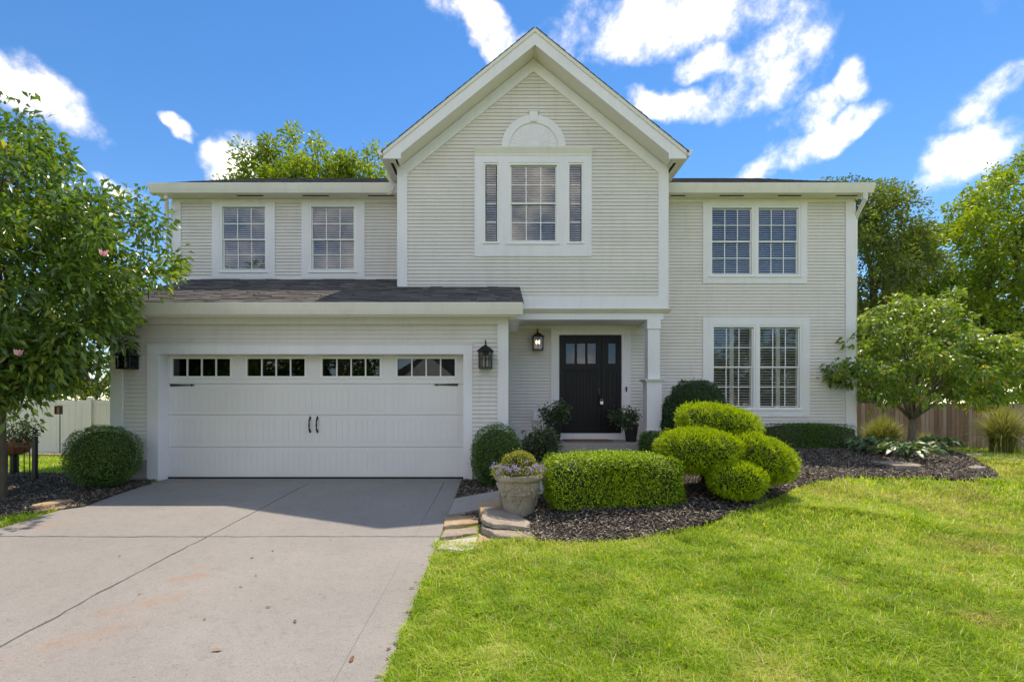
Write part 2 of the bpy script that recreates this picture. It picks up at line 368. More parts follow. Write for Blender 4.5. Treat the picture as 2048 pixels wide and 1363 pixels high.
# foliage
G = lambda *c: c
M['magnolia'] = leaf_mat('magnolia_leaf', [(0, (0.053, 0.121, 0.024)), (0.45, (0.112, 0.212, 0.040)), (0.85, (0.213, 0.334, 0.054)), (1, (0.425, 0.440, 0.075))], 0.30, 0.40, (1.3, 1.35, 0.5), 0.8)
M['dogwood'] = leaf_mat('dogwood_leaf', [(0, (0.080, 0.156, 0.033)), (0.5, (0.175, 0.282, 0.052)), (0.95, (0.281, 0.395, 0.074)), (1, (0.508, 0.367, 0.116))], 0.42, 0.46, (1.4, 1.35, 0.5), 0.55)
M['treeleaf'] = leaf_mat('tree_leaf', [(0, (0.066, 0.119, 0.021)), (0.5, (0.132, 0.211, 0.032)), (1, (0.251, 0.317, 0.046))], 0.45, 0.45, (1.4, 1.35, 0.45))
M['treelime'] = leaf_mat('maple_leaf', [(0, (0.093, 0.177, 0.023)), (0.5, (0.186, 0.297, 0.033)), (1, (0.316, 0.418, 0.044))], 0.45, 0.48, (1.5, 1.35, 0.4))
M['treedark'] = leaf_mat('ash_leaf', [(0, (0.067, 0.113, 0.027)), (0.5, (0.134, 0.203, 0.041)), (1, (0.242, 0.301, 0.059))], 0.48, 0.45, (1.3, 1.25, 0.5))
M['boxwood'] = leaf_mat('boxwood_leaf', [(0, (0.025, 0.076, 0.015)), (0.5, (0.076, 0.184, 0.025)), (0.88, (0.164, 0.316, 0.037)), (1, (0.329, 0.253, 0.076))], 0.42, 0.30, (1.2, 1.4, 0.5))
M['privet'] = leaf_mat('clipped_hedge_leaf', [(0, (0.07, 0.16, 0.012)), (0.45, (0.22, 0.37, 0.016)), (0.85, (0.44, 0.57, 0.022)), (1, (0.60, 0.55, 0.05))], 0.55, 0.22, (1.25, 1.25, 0.4), 0.2)
M['yew'] = leaf_mat('yew_needle', [(0, (0.10, 0.21, 0.014)), (0.4, (0.31, 0.46, 0.02)), (0.85, (0.56, 0.66, 0.03)), (1, (0.66, 0.62, 0.07))], 0.55, 0.24, (1.25, 1.2, 0.4), 0.2)
M['darkyew'] = leaf_mat('dark_yew_needle', [(0, (0.018, 0.054, 0.019)), (0.5, (0.038, 0.102, 0.030)), (1, (0.090, 0.168, 0.041))], 0.5, 0.2)
M['core'] = plain('shrub_dark_core', (0.03, 0.045, 0.012), 0.95, 0.4, 30)  # solid filler; its dark colour stands in for shade between the leaves
M['rose'] = leaf_mat('porch_shrub_leaf', [(0, (0.033, 0.065, 0.029)), (0.6, (0.072, 0.130, 0.052)), (1, (0.169, 0.221, 0.091))], 0.4, 0.3)
M['hosta'] = leaf_mat('hosta_leaf', [(0, (0.05, 0.12, 0.045)), (0.6, (0.09, 0.19, 0.06)), (1, (0.26, 0.32, 0.16))], 0.4, 0.3)
M['ograss'] = leaf_mat('ornamental_grass_blade', [(0, (0.16, 0.20, 0.05)), (0.5, (0.28, 0.31, 0.09)), (1, (0.48, 0.44, 0.20))], 0.5, 0.4, (1.1, 1.1, 0.6))
M['golden'] = leaf_mat('golden_boxwood_leaf', [(0, (0.14, 0.18, 0.02)), (0.5, (0.30, 0.32, 0.03)), (1, (0.50, 0.46, 0.07))], 0.45, 0.35, (1.1, 1.1, 0.4))
M['filler'] = leaf_mat('trailing_leaf', [(0, (0.12, 0.18, 0.05)), (0.5, (0.22, 0.28, 0.08)), (1, (0.42, 0.45, 0.22))], 0.45, 0.35)
M['purple'] = leaf_mat('purple_petal', [(0, (0.30, 0.20, 0.62)), (0.5, (0.45, 0.33, 0.78)), (1, (0.70, 0.62, 0.85))], 0.6, 0.3, (1, 1, 1.1))
M['pink'] = leaf_mat('pink_petal', [(0, (0.75, 0.25, 0.35)), (1, (0.9, 0.6, 0.65))], 0.5, 0.3, (1, 0.9, 0.9))
M['dryleaf'] = attr_mat('dry_leaf', [(0, (0.10, 0.05, 0.025)), (0.5, (0.22, 0.10, 0.045)), (1, (0.36, 0.19, 0.09))], 0.8)
def grass_mat():
    m, nt, p = nodes_of('grass_blade')
    a = nt.nodes.new('ShaderNodeAttribute'); a.attribute_name = 'rnd'; d = nt.nodes.new('ShaderNodeAttribute'); d.attribute_name = 'dry'
    g = ramp(nt, a.outputs['Fac'], [(0, (0.14, 0.27, 0.018)), (0.5, (0.28, 0.47, 0.03)), (0.9, (0.46, 0.62, 0.06)), (1, (0.60, 0.64, 0.22))])
    s = ramp(nt, a.outputs['Fac'], [(0, (0.38, 0.31, 0.11)), (1, (0.68, 0.57, 0.29))])
    c = mix_col(nt, d.outputs['Fac'], g, s)
    nt.links.new(c, p.inputs['Base Color']); p.inputs['Roughness'].default_value = 0.5; p.inputs['Specular IOR Level'].default_value = 0.3
    t = nt.nodes.new('ShaderNodeBsdfTranslucent'); nt.links.new(mix_col(nt, 1.0, c, (1.2, 1.2, 0.45), 'MULTIPLY'), t.inputs['Color'])
    mx = nt.nodes.new('ShaderNodeMixShader'); mx.inputs[0].default_value = 0.45
    nt.links.new(p.outputs[0], mx.inputs[1]); nt.links.new(t.outputs[0], mx.inputs[2]); nt.links.new(mx.outputs[0], nt.nodes['Material Output'].inputs['Surface'])
    return m
M['grass'] = grass_mat()
def ground_mat():
    m, nt, p = nodes_of('lawn_soil')
    c = ramp(nt, tex_noise(nt, 1.3, 5, 0.6), [(0.3, (0.12, 0.17, 0.02)), (0.55, (0.18, 0.24, 0.028)), (0.75, (0.28, 0.26, 0.08))])
    c = mix_col(nt, 0.8, c, ramp(nt, tex_noise(nt, 90, 4, 0.7), [(0.3, (0.45, 0.45, 0.4)), (0.65, (1.2, 1.2, 1.1))]), 'MULTIPLY')
    nt.links.new(c, p.inputs['Base Color']); p.inputs['Roughness'].default_value = 0.95; return m
M['lawn'] = ground_mat()
M['soil'] = plain('mulch_base', (0.025, 0.019, 0.016), 0.95, 0.4, 20, bump=0.8, bscale=60)
M['mulch'] = attr_mat('mulch_chip', [(0, (0.03, 0.025, 0.019)), (0.4, (0.09, 0.077, 0.060)), (0.7, (0.25, 0.215, 0.168)), (1, (0.60, 0.54, 0.43))], 0.8)

# ------------------------------------------------------------------ ground, driveway, walk
DX0, DX1 = -5.62, -0.64
xs = np.concatenate([[-400, -150, -60, -30], np.arange(-20, 24.01, 0.5), [40, 80, 180, 400]])
ys = np.concatenate([[-400, -150, -60, -30, -15, -8], np.arange(-4, 20.01, 0.4), [24, 30, 45, 80, 180, 500, 900]])
gx, gy = np.meshgrid(xs, ys); gz = ground(gx, gy)-0.012
nx = len(xs); V = np.stack([gx, gy, gz], -1).reshape(-1, 3)
ii = np.arange(len(ys)-1)[:, None]*nx+np.arange(nx-1)[None]; ii = ii.ravel()
tag(npmesh('ground', V, np.stack([ii, ii+1, ii+nx+1, ii+nx], -1), M['lawn'], smooth=True), kind='structure')

def jag(x0, y0, x1, y1, n, amp, seed):
    r = random.Random(seed); out = []
    w = 0
    for i in range(n+1):
        t = i/n; w = 0.6*w+r.uniform(-amp, amp)
        if i in (0, n): w = 0
        dx, dy = x1-x0, y1-y0; l = math.hypot(dx, dy)
        out.append((x0+dx*t-dy/l*w, y0+dy*t+dx/l*w))
    return out
def slab_obj(name, poly, parent, mat, top, thick=0.12, bev=0.006):
    m = MB(); m.prismz(poly, lambda x, y: top(x, y)-thick, lambda x, y: top(x, y))
    return obj(name, m, mat, parent, bevel=bev)
drv = obj('driveway', MB().prismz([(DX0, -6), (DX1, -6), (DX1, 8.58), (DX0, 8.58)], lambda x, y: float(drive_z(y))-0.2, lambda x, y: float(drive_z(y))-0.03), M['soil'])
tag(drv, kind='structure')
dz = lambda x, y: float(drive_z(y))+0.006
mx_, my_ = -3.12, 5.45
g = 0.009
vj = jag(mx_, -6, mx_, my_, 110, 0.014, 3); vj2 = jag(mx_, my_, mx_, 8.4, 10, 0.004, 4)
hjl = jag(DX0, my_, mx_, my_, 26, 0.008, 5); hjr = jag(mx_, my_, DX1-0.27, my_, 26, 0.010, 6)
_jr = random.Random(77)
def sh(p, dx, dy): return [(x+dx*_jr.uniform(.5, 1.6), y+dy*_jr.uniform(.6, 1.5)) for x, y in p]
slab_obj('slab', [(DX0, -6)]+sh(vj, -g, 0)[:-1]+[(mx_-g, my_-g)]+sh(hjl, 0, -g)[::-1][1:], drv, M['concrete'], dz)
slab_obj('slab', sh(vj, g, 0)[:-1][::-1]+[], drv, M['concrete'], dz) if False else None
slab_obj('slab', [(mx_+g, -6), (DX1-0.28, -6)]+sh(hjr, 0, -g)[::-1][:-1]+[(mx_+g, my_-g)]+sh(vj, g, 0)[::-1][1:-1], drv, M['concrete'], dz)
slab_obj('slab', sh(hjl, 0, g)[:-1]+[(mx_-g, my_+g)]+sh(vj2, -g, 0)[1:]+[(DX0-0.10, 8.385)], drv, M['concrete'], dz)
slab_obj('slab', [(mx_+g, my_+g)]+sh(hjr, 0, g)[1:]+[(DX1-0.28, 8.4)]+sh(vj2, g, 0)[::-1][:-1], drv, M['concrete'], dz)
slab_obj('edge_strip', [(DX1-0.272, -6), (DX1, -6), (DX1, my_-g), (DX1-0.272, my_-g)], drv, M['concrete'], dz)
slab_obj('edge_strip', [(DX1-0.272, my_+g), (DX1, my_+g), (DX1, 8.4), (DX1-0.272, 8.4)], drv, M['concrete'], dz)
slab_obj('garage_apron', [(DX0-0.10, 8.425), (DX1, 8.425), (DX1, 9.6), (DX0-0.10, 9.6)], drv, M['concrete'], lambda x, y: 0.0)

WALK = [(-0.63, 6.25), (-0.1, 6.5), (0.5, 6.85), (1.1, 7.5), (1.7, 8.3), (2.25, 9.25), (1.2, 9.25), (0.85, 8.55), (0.45, 7.95), (0.0, 7.5), (-0.63, 7.12)]
wk = None
near_ = WALK[:6]; far_ = [WALK[10], WALK[9], WALK[8], (0.65, 8.25), WALK[7], WALK[6]]
gt_ = lambda x, y: float(ground(x, y))+0.035
m = MB()
for i in range(5): m.prismz([near_[i], near_[i+1], far_[i+1], far_[i]], lambda x, y: gt_(x, y)-.12, gt_)
wk = obj('walkway', m, M['walk'])
tag(wk, kind='structure')

edge = [on_ground(*p) for p in ((1075, 1083), (1130, 1085), (1200, 1083), (1300, 1075), (1360, 1062), (1430, 1042), (1500, 1020), (1550, 998), (1590, 976), (1640, 962), (1720, 955), (1850, 957), (1940, 961), (2000, 958))]
BED_R = [(-0.63, 8.59), (-0.63, 6.6), (-0.3, 6.0), (0.1, 5.5)]+edge+[on_ground(1992, 944), on_ground(1962, 927), on_ground(1925, 909), (9.9, 12.9), (7.75, 12.6), (7.75, 11.0), (2.9, 11.0), (2.9, 9.2), (0.15, 9.2), (0.15, 8.59)]
bl_edge = [on_ground(*p) for p in ((300, 968), (232, 990), (168, 1014), (120, 1020), (60, 1028), (0, 1036), (-120, 1040))]
BED_L = [(-5.75, 8.59)]+bl_edge+[(-9.5, 7.0), (-9.6, 9.4), (-7.3, 9.5), (-6.6, 9.5), (-6.55, 8.59)]
def bed_obj(name, poly):
    # gridded sheet following the ground, clipped to the polygon by triangulating interior points
    import mathutils
    P = np.array(poly); x0, y0 = P.min(0); x1, y1 = P.max(0)
    X, Y = np.meshgrid(np.arange(x0, x1, 0.22), np.arange(y0, y1, 0.22)); X = X.ravel(); Y = Y.ravel()
    k = inpoly(X, Y, poly)
    dense = []
    for i in range(len(poly)):
        a, b = poly[i], poly[(i+1) % len(poly)]; n = max(1, int(math.hypot(b[0]-a[0], b[1]-a[1])/0.15))
        dense += [(a[0]+(b[0]-a[0])*t/n, a[1]+(b[1]-a[1])*t/n) for t in range(n)]
    D = np.array(dense); kk = np.where(k)[0]
    kk = [i for i in kk if ((D-[X[i], Y[i]])**2).sum(1).min() > 0.01]
    pts = [Vector(p) for p in dense]+[Vector((X[i], Y[i])) for i in kk]; n = len(dense)
    r = mathutils.geometry.delaunay_2d_cdt(pts, [], [list(range(n))], 1, 1e-5)
    m = MB(); m.v = [(p.x, p.y, float(ground(p.x, p.y))+0.012) for p in r[0]]; m.f = [tuple(f) for f in r[2]]
    return tag(obj(name, m, M['soil'], smooth=True), kind='structure')
bed_obj('mulch_bed', BED_R); bed_obj('mulch_bed', BED_L)

def rand_frames(n, r, tilt):
    yaw = r.uniform(0, 2*np.pi, n); p = r.normal(0, tilt, n)
    D = np.stack([np.cos(yaw)*np.cos(p), np.sin(yaw)*np.cos(p), np.sin(p)], -1)
    S = np.stack([-np.sin(yaw), np.cos(yaw), r.normal(0, tilt, n)], -1); S /= np.linalg.norm(S, axis=1)[:, None]
    return D, S
def mulch_chips(name, poly, n, label, holes):
    P = np.array(poly); lo = P.min(0); hi = P.max(0); X = rng.uniform(lo[0], hi[0], n*3); Y = rng.uniform(lo[1], hi[1], n*3)
    k = inpoly(X, Y, poly)
    for h in holes: k &= ~inpoly(X, Y, h)
    X = X[k][:n]; Y = Y[k][:n]; n = len(X)
    Z = ground(X, Y)+0.016+rng.exponential(0.008, n)
    D, S = rand_frames(n, rng, 0.35); Ln = (0.007+0.03*rng.uniform(0, 1, n)**2.2)[:, None]; W = rng.uniform(0.0025, 0.007, n)[:, None]
    P0 = np.stack([X, Y, Z], -1); U = np.cross(D, S)
    V = np.stack([P0-D*Ln-S*W, P0+D*Ln-S*W*0.7, P0+D*Ln*0.9+S*W, P0-D*Ln*0.8+S*W+U*0.004], 1).reshape(-1, 3)
    i = np.arange(n)[:, None]*4
    o = npmesh(name, V, np.concatenate([i+[0, 1, 2], i+[0, 2, 3]], 0), M['mulch'], attrs={'rnd': np.repeat(rng.beta(1.3, 1.8, n), 4)})
    return tag(o, label, 'mulch', kind='stuff')
mulch_chips('mulch_chips', BED_R, 120000, 'dark shredded bark mulch in the curved front bed', [WALK])
mulch_chips('mulch_chips', BED_L, 30000, 'dark bark mulch in the bed left of the driveway', [])

# ------------------------------------------------------------------ house
YG, YD, YB, YM = 8.6, 8.84, 10.05, 11.1
PITCH = 0.0702
house = thing('house', 'two storey cream sided house with front gable, garage and black front door', 'house', (0, YM, 0))
front = lambda Y: (lambda u, o, z: (u, Y-o, z))
def siding(parent, wm, u0, u1, z0, z1, holes=(), mat=None, joined=None, pn='siding_panel'):
    f0 = u0 if callable(u0) else (lambda z: u0); f1 = u1 if callable(u1) else (lambda z: u1)
    z = z0
    while z < z1-0.01:
        zt = min(z+2*PITCH, z1)
        segs = [(None, None)]
        for hx0, hx1, hz0, hz1 in holes:
            if zt > hz0 and z < hz1:
                ns = []
                for a, b in segs:
                    A = a if a is not None else f0(z); B = b if b is not None else f1(z)
                    if hx1 <= A or hx0 >= B: ns.append((a, b)); continue
                    if hx0 > A: ns.append((a, hx0))
                    if hx1 < B: ns.append((hx1, b))
                segs = ns
        for a, b in segs:
            A = (lambda q: a) if a is not None else f0; B = (lambda q: b) if b is not None else f1
            m = joined if joined is not None else MB(); zz = z; ok = False
            while zz < zt-1e-4:
                zn = min(zz+PITCH, zt); prof = [(-0.004, zz+0.008), (0.018, zz+0.008), (0.0165, zz+0.014), (0.003, zn-0.002)]
                vs = []; bad = False
                for o_, q in prof:
                    if B(q)-A(q) < 0.005: bad = True
                    vs += [wm(A(q), o_, q), wm(max(B(q), A(q)+0.001), o_, q)]
                if not bad or B(zz)-A(zz) > 0.02:
                    m.add(vs, [(0, 1, 3, 2), (2, 3, 5, 4), (4, 5, 7, 6), (0, 2, 4, 6), (1, 7, 5, 3)]); ok = True
                zz = zn
            if joined is None and ok: obj(pn, m, mat or M['siding'], parent)
        z = zt
def wall_mb(wm, u0, u1, z0, z1, holes=(), th=0.12):
    m = MB(); us = sorted({u0, u1, *[h[0] for h in holes], *[h[1] for h in holes]}); zs = sorted({z0, z1, *[h[2] for h in holes], *[h[3] for h in holes]})
    us = [u for u in us if u0 <= u <= u1]; zs = [q for q in zs if z0 <= q <= z1]
    for i in range(len(us)-1):
        for j in range(len(zs)-1):
            cu = (us[i]+us[i+1])/2; cz = (zs[j]+zs[j+1])/2
            if any(h[0] < cu < h[1] and h[2] < cz < h[3] for h in holes): continue
            A = [wm(us[i], o_, q) for o_ in (0, -th) for q in (zs[j], zs[j+1])]; B = [wm(us[i+1], o_, q) for o_ in (0, -th) for q in (zs[j], zs[j+1])]
            m.add(A+B, [(0, 4, 5, 1), (2, 3, 7, 6), (0, 1, 3, 2), (4, 6, 7, 5), (1, 5, 7, 3), (0, 2, 6, 4)])
    return m
def rect(px0, px1, py0, py1, Y): return (PX(px0, Y), PX(px1, Y), PZ(py1, Y), PZ(py0, Y))
def grow(r, d): return (r[0]-d, r[1]+d, r[2]-d, r[3]+d)

# windows measured on the photo: glass rectangle, meeting rail
MX0, MX1 = PX(345, YM), PX(1708, YM)
WIN = {'ul1': (rect(447, 529, 416, 538, YM), 478.5, 'blind'), 'ul2': (rect(625, 707, 416, 538, YM), 478.5, 'blind'),
       'ur1': (rect(1425, 1501, 418, 547, YM), 482.5, 'blind'), 'ur2': (rect(1518, 1594, 418, 547, YM), 482.5, 'blind'),
       'lr1': (rect(1428, 1504, 656, 812, YM), 733.5, 'shutter'), 'lr2': (rect(1521, 1597, 656, 812, YM), 733.5, 'shutter')}
door_r = rect(1118, 1243, 669, 879, YM)
holes_m = [grow(v[0], 0.05) for v in WIN.values()]+[grow(door_r, 0.03)]
holes_m[-1] = (door_r[0]-0.03, door_r[1]+0.03, 0.3, door_r[3]+0.03)
wl_m = obj('front_wall', wall_mb(front(YM), MX0, MX1, -0.3, 5.80, holes_m), M['siding'], house)
XL, XR = PX(797, YB), PX(1334, YB)
pair_u = (PX(1425, YM)-0.06, PX(1594, YM)+0.06, WIN['ur1'][0][2]-0.06, WIN['ur1'][0][3]+0.06)
pair_l = (PX(1428, YM)-0.06, PX(1597, YM)+0.06, WIN['lr1'][0][2]-0.06, WIN['lr1'][0][3]+0.06)
siding(wl_m, front(YM), MX0+0.08, XL+0.02, 3.95, 5.70, [grow(WIN['ul1'][0], 0.06), grow(WIN['ul2'][0], 0.06)])
siding(wl_m, front(YM), XR-0.02, MX1-0.06, 0.45, 5.70, [pair_u, pair_l])
siding(wl_m, front(YM), 0.10, PX(1104, YM), 0.53, 2.98, [])
siding(wl_m, front(YM), PX(1258, YM), XR-0.02, 0.53, 2.80, [])
wl = obj('side_wall', MB().prismx([(YM+.121, -.3), (19.48, -.3), (19.48, 5.8), (15.35, 7.9), (YM+.121, 5.8)], MX1-.12, MX1), M['siding'], house)
sj = MB(); siding(None, lambda u, o, z: (MX1+o, u, z), YM, lambda z: 19.6, 0.45, 5.8, joined=sj); tag(obj('siding_panels', sj, M['siding'], wl), kind='stuff')
wl = obj('side_wall', MB().prismx([(YM+.121, -.3), (19.48, -.3), (19.48, 5.8), (15.35, 7.9), (YM+.121, 5.8)], MX0, MX0+.12), M['siding'], house)
sj = MB(); siding(None, lambda u, o, z: (MX0-o, u, z), YM, 19.6, 0.45, 5.8, joined=sj); tag(obj('siding_panels', sj, M['siding'], wl), kind='stuff')
obj('back_wall', MB().box(MX0, MX1, 19.48, 19.6, -0.3, 5.7), M['siding'], house)

# gable wall
AX = 0.657; SL = 0.81; ZA = 7.80
gw = 0.115
zb = PZ(592, YB)
gl_c = rect(1023, 1111, 333, 481, YB); gl_l = rect(973, 992, 332, 481, YB); gl_r = rect(1141, 1161, 332, 481, YB)
holes_g = [grow(gl_c, 0.05), grow(gl_l, 0.04), grow(gl_r, 0.04)]
gwall = MB()
for u0, u1, z0, z1 in ((XL, XR, PZ(624, YB), 6.05),):
    w = wall_mb(front(YB), u0, u1, z0, z1, holes_g); gwall.v = w.v; gwall.f = w.f
gwall.prism([(XL, 6.05), (XR, 6.05), (AX, 6.05+SL*(XR-AX))], YB, YB+0.12)
wl_g = obj('gable_wall', gwall, M['siding'], house)
siding(wl_g, front(YB), lambda z: max(XL+0.16, AX-(ZA-z)/SL-0.02), lambda z: min(XR-0.16, AX+(ZA-z)/SL+0.02), 3.42, ZA+0.02,
       [(gl_l[0]-0.06, gl_r[1]+0.06, gl_c[2]-0.06, gl_c[3]+0.06)])
for sx_, xx in ((-1, XL), (1, XR)):
    wl = obj('gable_side_wall', wall_mb(lambda u, o, z, xx=xx, s=sx_: (xx+s*o, u, z), YB+0.001, YM+0.3, PZ(624, YB), 6.05), M['siding'], house)
    sj = MB(); siding(None, lambda u, o, z, xx=xx, s=sx_: (xx+s*o, u, z), YB+0.02, YM, 3.42, 5.9, joined=sj); tag(obj('siding_panels', sj, M['siding'], wl), kind='stuff')
def trim(name, *a, parent=None, mat=None):
    return obj(name, MB().box(*a), mat or M['trim'], parent or house)
T = 0.03
# corner boards of the gable
for x0, x1 in ((XL-0.022, PX(815, YB)), (PX(1316, YB), XR+0.022)):
    trim('corner_board', x0, x1, YB-T, YB, PZ(617, YB), 5.99)
trim('corner_board', XR, XR+0.024, YB+0.001, YB+0.15, PZ(617, YB), 5.93); trim('corner_board', XL-0.024, XL, YB+0.001, YB+0.15, 3.4, 5.93)
# rake frieze boards on the gable wall
for s in (-1, 1):
    xe = (XR-AX) if s > 0 else (AX-XL)
    n_ = 0.245
    poly = [(AX, ZA), (AX+s*(xe-0.16), ZA-SL*(xe-0.16)), (AX+s*xe, ZA-SL*(xe-0.16)), (AX+s*xe, ZA+n_-SL*xe), (AX, ZA+n_)]
    if s < 0: poly = poly[::-1]
    obj('rake_frieze', MB().prism(poly, YB-T-0.003, YB), M['trim'], house)
# bottom band, crown and porch beam
trim('band_board', PX(815, YB)+0.001, PX(1316, YB)-0.001, YB-T+0.002, YB, PZ(617, YB)+0.001, zb)
obj('crown_moulding', MB().prismx([(YB-0.075, 3.16), (YB-0.075, 3.147), (YB+0.02, 3.075), (YB+0.06, 3.075), (YB+0.06, 3.16)][::-1], 0.0, XR+0.06), M['soffit'], house)
obj('porch_beam', MB().box(0.05, XR-0.06, YB+0.03, YB+0.26, 2.955, 3.10).box(XR-0.29, XR-0.06, YB+0.262, YM-0.002, 2.955, 3.10), M['trim'], house)
obj('porch_ceiling', MB().box(0.05, XR-0.30, YB+0.262, YM-0.014, 3.0, 3.08), M['soffit'], house)
trim('frieze_board', 0.13, XR-0.30, YM-0.03, YM-0.001, PZ(655, YM)-0.02, 2.995)

# gable roof
YGF = 9.63
def gable_roof():
    top = 8.40; ex = XR-AX+0.24
    for s in (-1, 1):
        # deck slab
        P = [(AX, top-0.05), (AX+s*ex, top-0.05-SL*ex), (AX+s*ex, top-0.10-SL*ex), (AX, top-0.10)]
        if s > 0: P = P[::-1]
        obj('roof_deck', MB().prism(P, YGF+0.03, 15.3), M['dark'], house)
        # rake fascia with level return
        fx = ex-0.01; zt = top-0.045
        zr = PZ(317, YGF)
        P = [(AX, zt-0.31), (AX+s*(fx-0.33), max(zt-0.31-SL*(fx-0.33), zr)), (AX+s*(fx-0.33), zr), (AX+s*fx, zr), (AX+s*fx, zt-SL*fx), (AX, zt)]
        if s < 0: P = P[::-1]
        obj('rake_fascia', MB().prism(P, YGF, YGF+0.03), M['trim'], house)
        P = [(AX, zt-0.03), (AX+s*fx, zt-0.03-SL*fx), (AX+s*fx, zt-0.002-SL*fx), (AX, zt-0.002)]
        P = [(AX, zt-0.075), (AX+s*fx, zt-0.075-SL*fx), (AX+s*fx, zt+0.003-SL*fx), (AX, zt+0.003)]
        if s < 0: P = P[::-1]
        obj('shadow_board', MB().prism(P, YGF-0.02, YGF-0.001), M['soffit'], house)
        # rake soffit
        P = [(AX, zt-0.30), (AX+s*(fx-0.24), zt-0.30-SL*(fx-0.24)), (AX+s*(fx-0.24), zt-0.27-SL*(fx-0.24)), (AX, zt-0.27)]
        if s < 0: P = P[::-1]
        obj('rake_soffit', MB().prism(P, YGF+0.031, YB-0.001), M['soffit'], house)
        # level eave soffit and fascia, gutter
        xi = XR if s > 0 else XL; xo = AX+s*ex
        obj('eave_soffit', MB().box(xi, xo-s*0.02, YGF+0.031, 12.2, zr+0.02, zr+0.035), M['soffit'], house)
        trim('eave_fascia', xo-s*0.02, xo+s*0.005, YGF+0.031, 12.2, zr+0.005, zt-SL*ex+0.02)
        P = [(0, 0), (0.055, -0.005), (0.085, 0.05), (0.11, 0.10), (0.0, 0.10)]
        zg_ = zt-SL*ex-0.07
        P = [(xo+s*0.006+s*a, zg_+b) for a, b in P]
        if s < 0: P = P[::-1]
        obj('gutter', MB().prism(P, YGF+0.0, 12.0), M['gutter'], house)
        ob = MB().box(min(xi+s*0.06, xi+s*0.11), max(xi+s*0.06, xi+s*0.11), 9.85, 10.35, zr+0.012, zr+0.0195)
        obj('soffit_vent', ob, M['dark'], house)
        # shingle courses
        m = MB(); rn = []
        L_ = math.hypot(ex, SL*ex); nC = int(L_/0.142)
        for c in range(nC+1):
            d0 = ex+0.03-c*0.142*ex/L_; d1 = max(0, d0-0.155*ex/L_)
            y = YGF-0.035
            while y < 15.3:
                w = random.uniform(0.15, 0.42); y1 = min(y+w, 15.3); th = random.choice((0.010, 0.016))
                q = lambda d, h: (AX+s*d, top-0.045+h-SL*d)
                a0 = q(d0, 0.0); a1 = q(d0, th+0.006); a2 = q(d1, th-0.003)
                vs = [(a0[0], y, a0[1]), (a1[0], y, a1[1]), (a2[0], y, a2[1]), (a0[0], y1, a0[1]), (a1[0], y1, a1[1]), (a2[0], y1, a2[1])]
                fs = [(0, 1, 4, 3), (1, 2, 5, 4), (0, 2, 1), (3, 4, 5)]
                m.add(vs, fs); rn += [random.random()]*6; y = y1
        o = obj('shingles', m, M['shingle'], house); tag(o, kind='stuff')
        a = o.data.attributes.new('rnd', 'FLOAT', 'POINT'); a.data.foreach_set('value', rn)
gable_roof()

# main roof
MG = 10.72; MZ = PZ(366, MG); MP = 0.47
def shingle_plane(x0, x1, y0, z0, slope, y1, name='shingles', xclip=None):
    m = MB(); rn = []; n = int(math.hypot(y1-y0, slope*(y1-y0))/0.142)
    dy = 0.142/math.sqrt(1+slope*slope)
    for c in range(n+1):
        ya = y0+c*dy; yb = min(ya+dy*1.12, y1)
        if ya >= y1: break
        x = x0-random.uniform(0, 0.2)
        base = random.uniform(-0.08, 0.08)
        while x < x1:
            w = random.uniform(0.10, 0.34); a = max(x, x0); b = min(x+w, x1); x += w
            if b-a < 0.005: continue
            th = random.choice((0.008, 0.009, 0.016))
            z = lambda y, h: z0+slope*(y-y0)+h
            vs = [(a, ya, z(ya, 0)), (b, ya, z(ya, 0)), (b, ya, z(ya, th+0.006)), (a, ya, z(ya, th+0.006)), (b, yb, z(yb, th-0.004)), (a, yb, z(yb, th-0.004))]
            m.add(vs, [(0, 1, 2, 3), (3, 2, 4, 5), (0, 3, 5), (1, 4, 2)])
            rn += [min(1, max(0, random.gauss(0.42+base, 0.22)))]*6
    o = obj(name, m, M['shingle'], house); tag(o, kind='stuff')
    a = o.data.attributes.new('rnd', 'FLOAT', 'POINT'); a.data.foreach_set('value', rn); return o
RX0, RX1 = PX(297, MG)+0.02, PX(1750, MG)-0.02
YR = 15.35; ZR = MZ+MP*(YR-MG)
obj('roof_deck', MB().add([(RX0, MG+0.05, MZ-0.03), (RX1, MG+0.05, MZ-0.03), (RX1, YR, ZR-0.05), (RX0, YR, ZR-0.05), (RX1, 2*YR-MG, MZ-0.03), (RX0, 2*YR-MG, MZ-0.03)],
                              [(0, 1, 2, 3), (3, 2, 4, 5), (0, 3, 5), (1, 4, 2), (0, 5, 4, 1)]), M['dark'], house)
shingle_plane(RX0-0.02, RX1+0.02, MG+0.0, MZ-0.02, MP, YR)
m = MB(); m.add([(RX0-.02, YR, ZR), (RX1+.02, YR, ZR), (RX1+.02, 20.1, ZR-MP*(20.1-YR)), (RX0-.02, 20.1, ZR-MP*(20.1-YR))], [(0, 1, 2, 3)])
tag(obj('back_shingles', m, M['shingle'], house), kind='stuff')
zfb = PZ(383.5, MG)+0.004
GUT = [(0, 0.0), (0.0, 0.125), (-0.115, 0.125), (-0.112, 0.11), (-0.085, 0.05), (-0.055, 0.0)]
def kgutter(x0, x1, y, zt, h=0.125, mat=None):
    return obj('gutter', MB().prismx([(y+0.06+a*0.9, zt-h+b*h/0.125) for a, b in GUT], x0, x1), M['gutter'], house)
zgt = PZ(365, MG-0.04)
for x0, x1 in ((PX(295, MG-.04), XL-0.03), (XR+0.03, PX(1751, MG-.04))):
    kgutter(x0, x1, MG, zgt, 0.19)
    trim('fascia', x0+0.03, x1-0.02, MG+0.062, MG+0.085, zfb-0.01, zgt-0.005)
    obj('soffit', MB().box(x0+0.05, x1-0.03, MG+0.086, YM-0.001, zfb, zfb+0.02), M['soffit'], house)
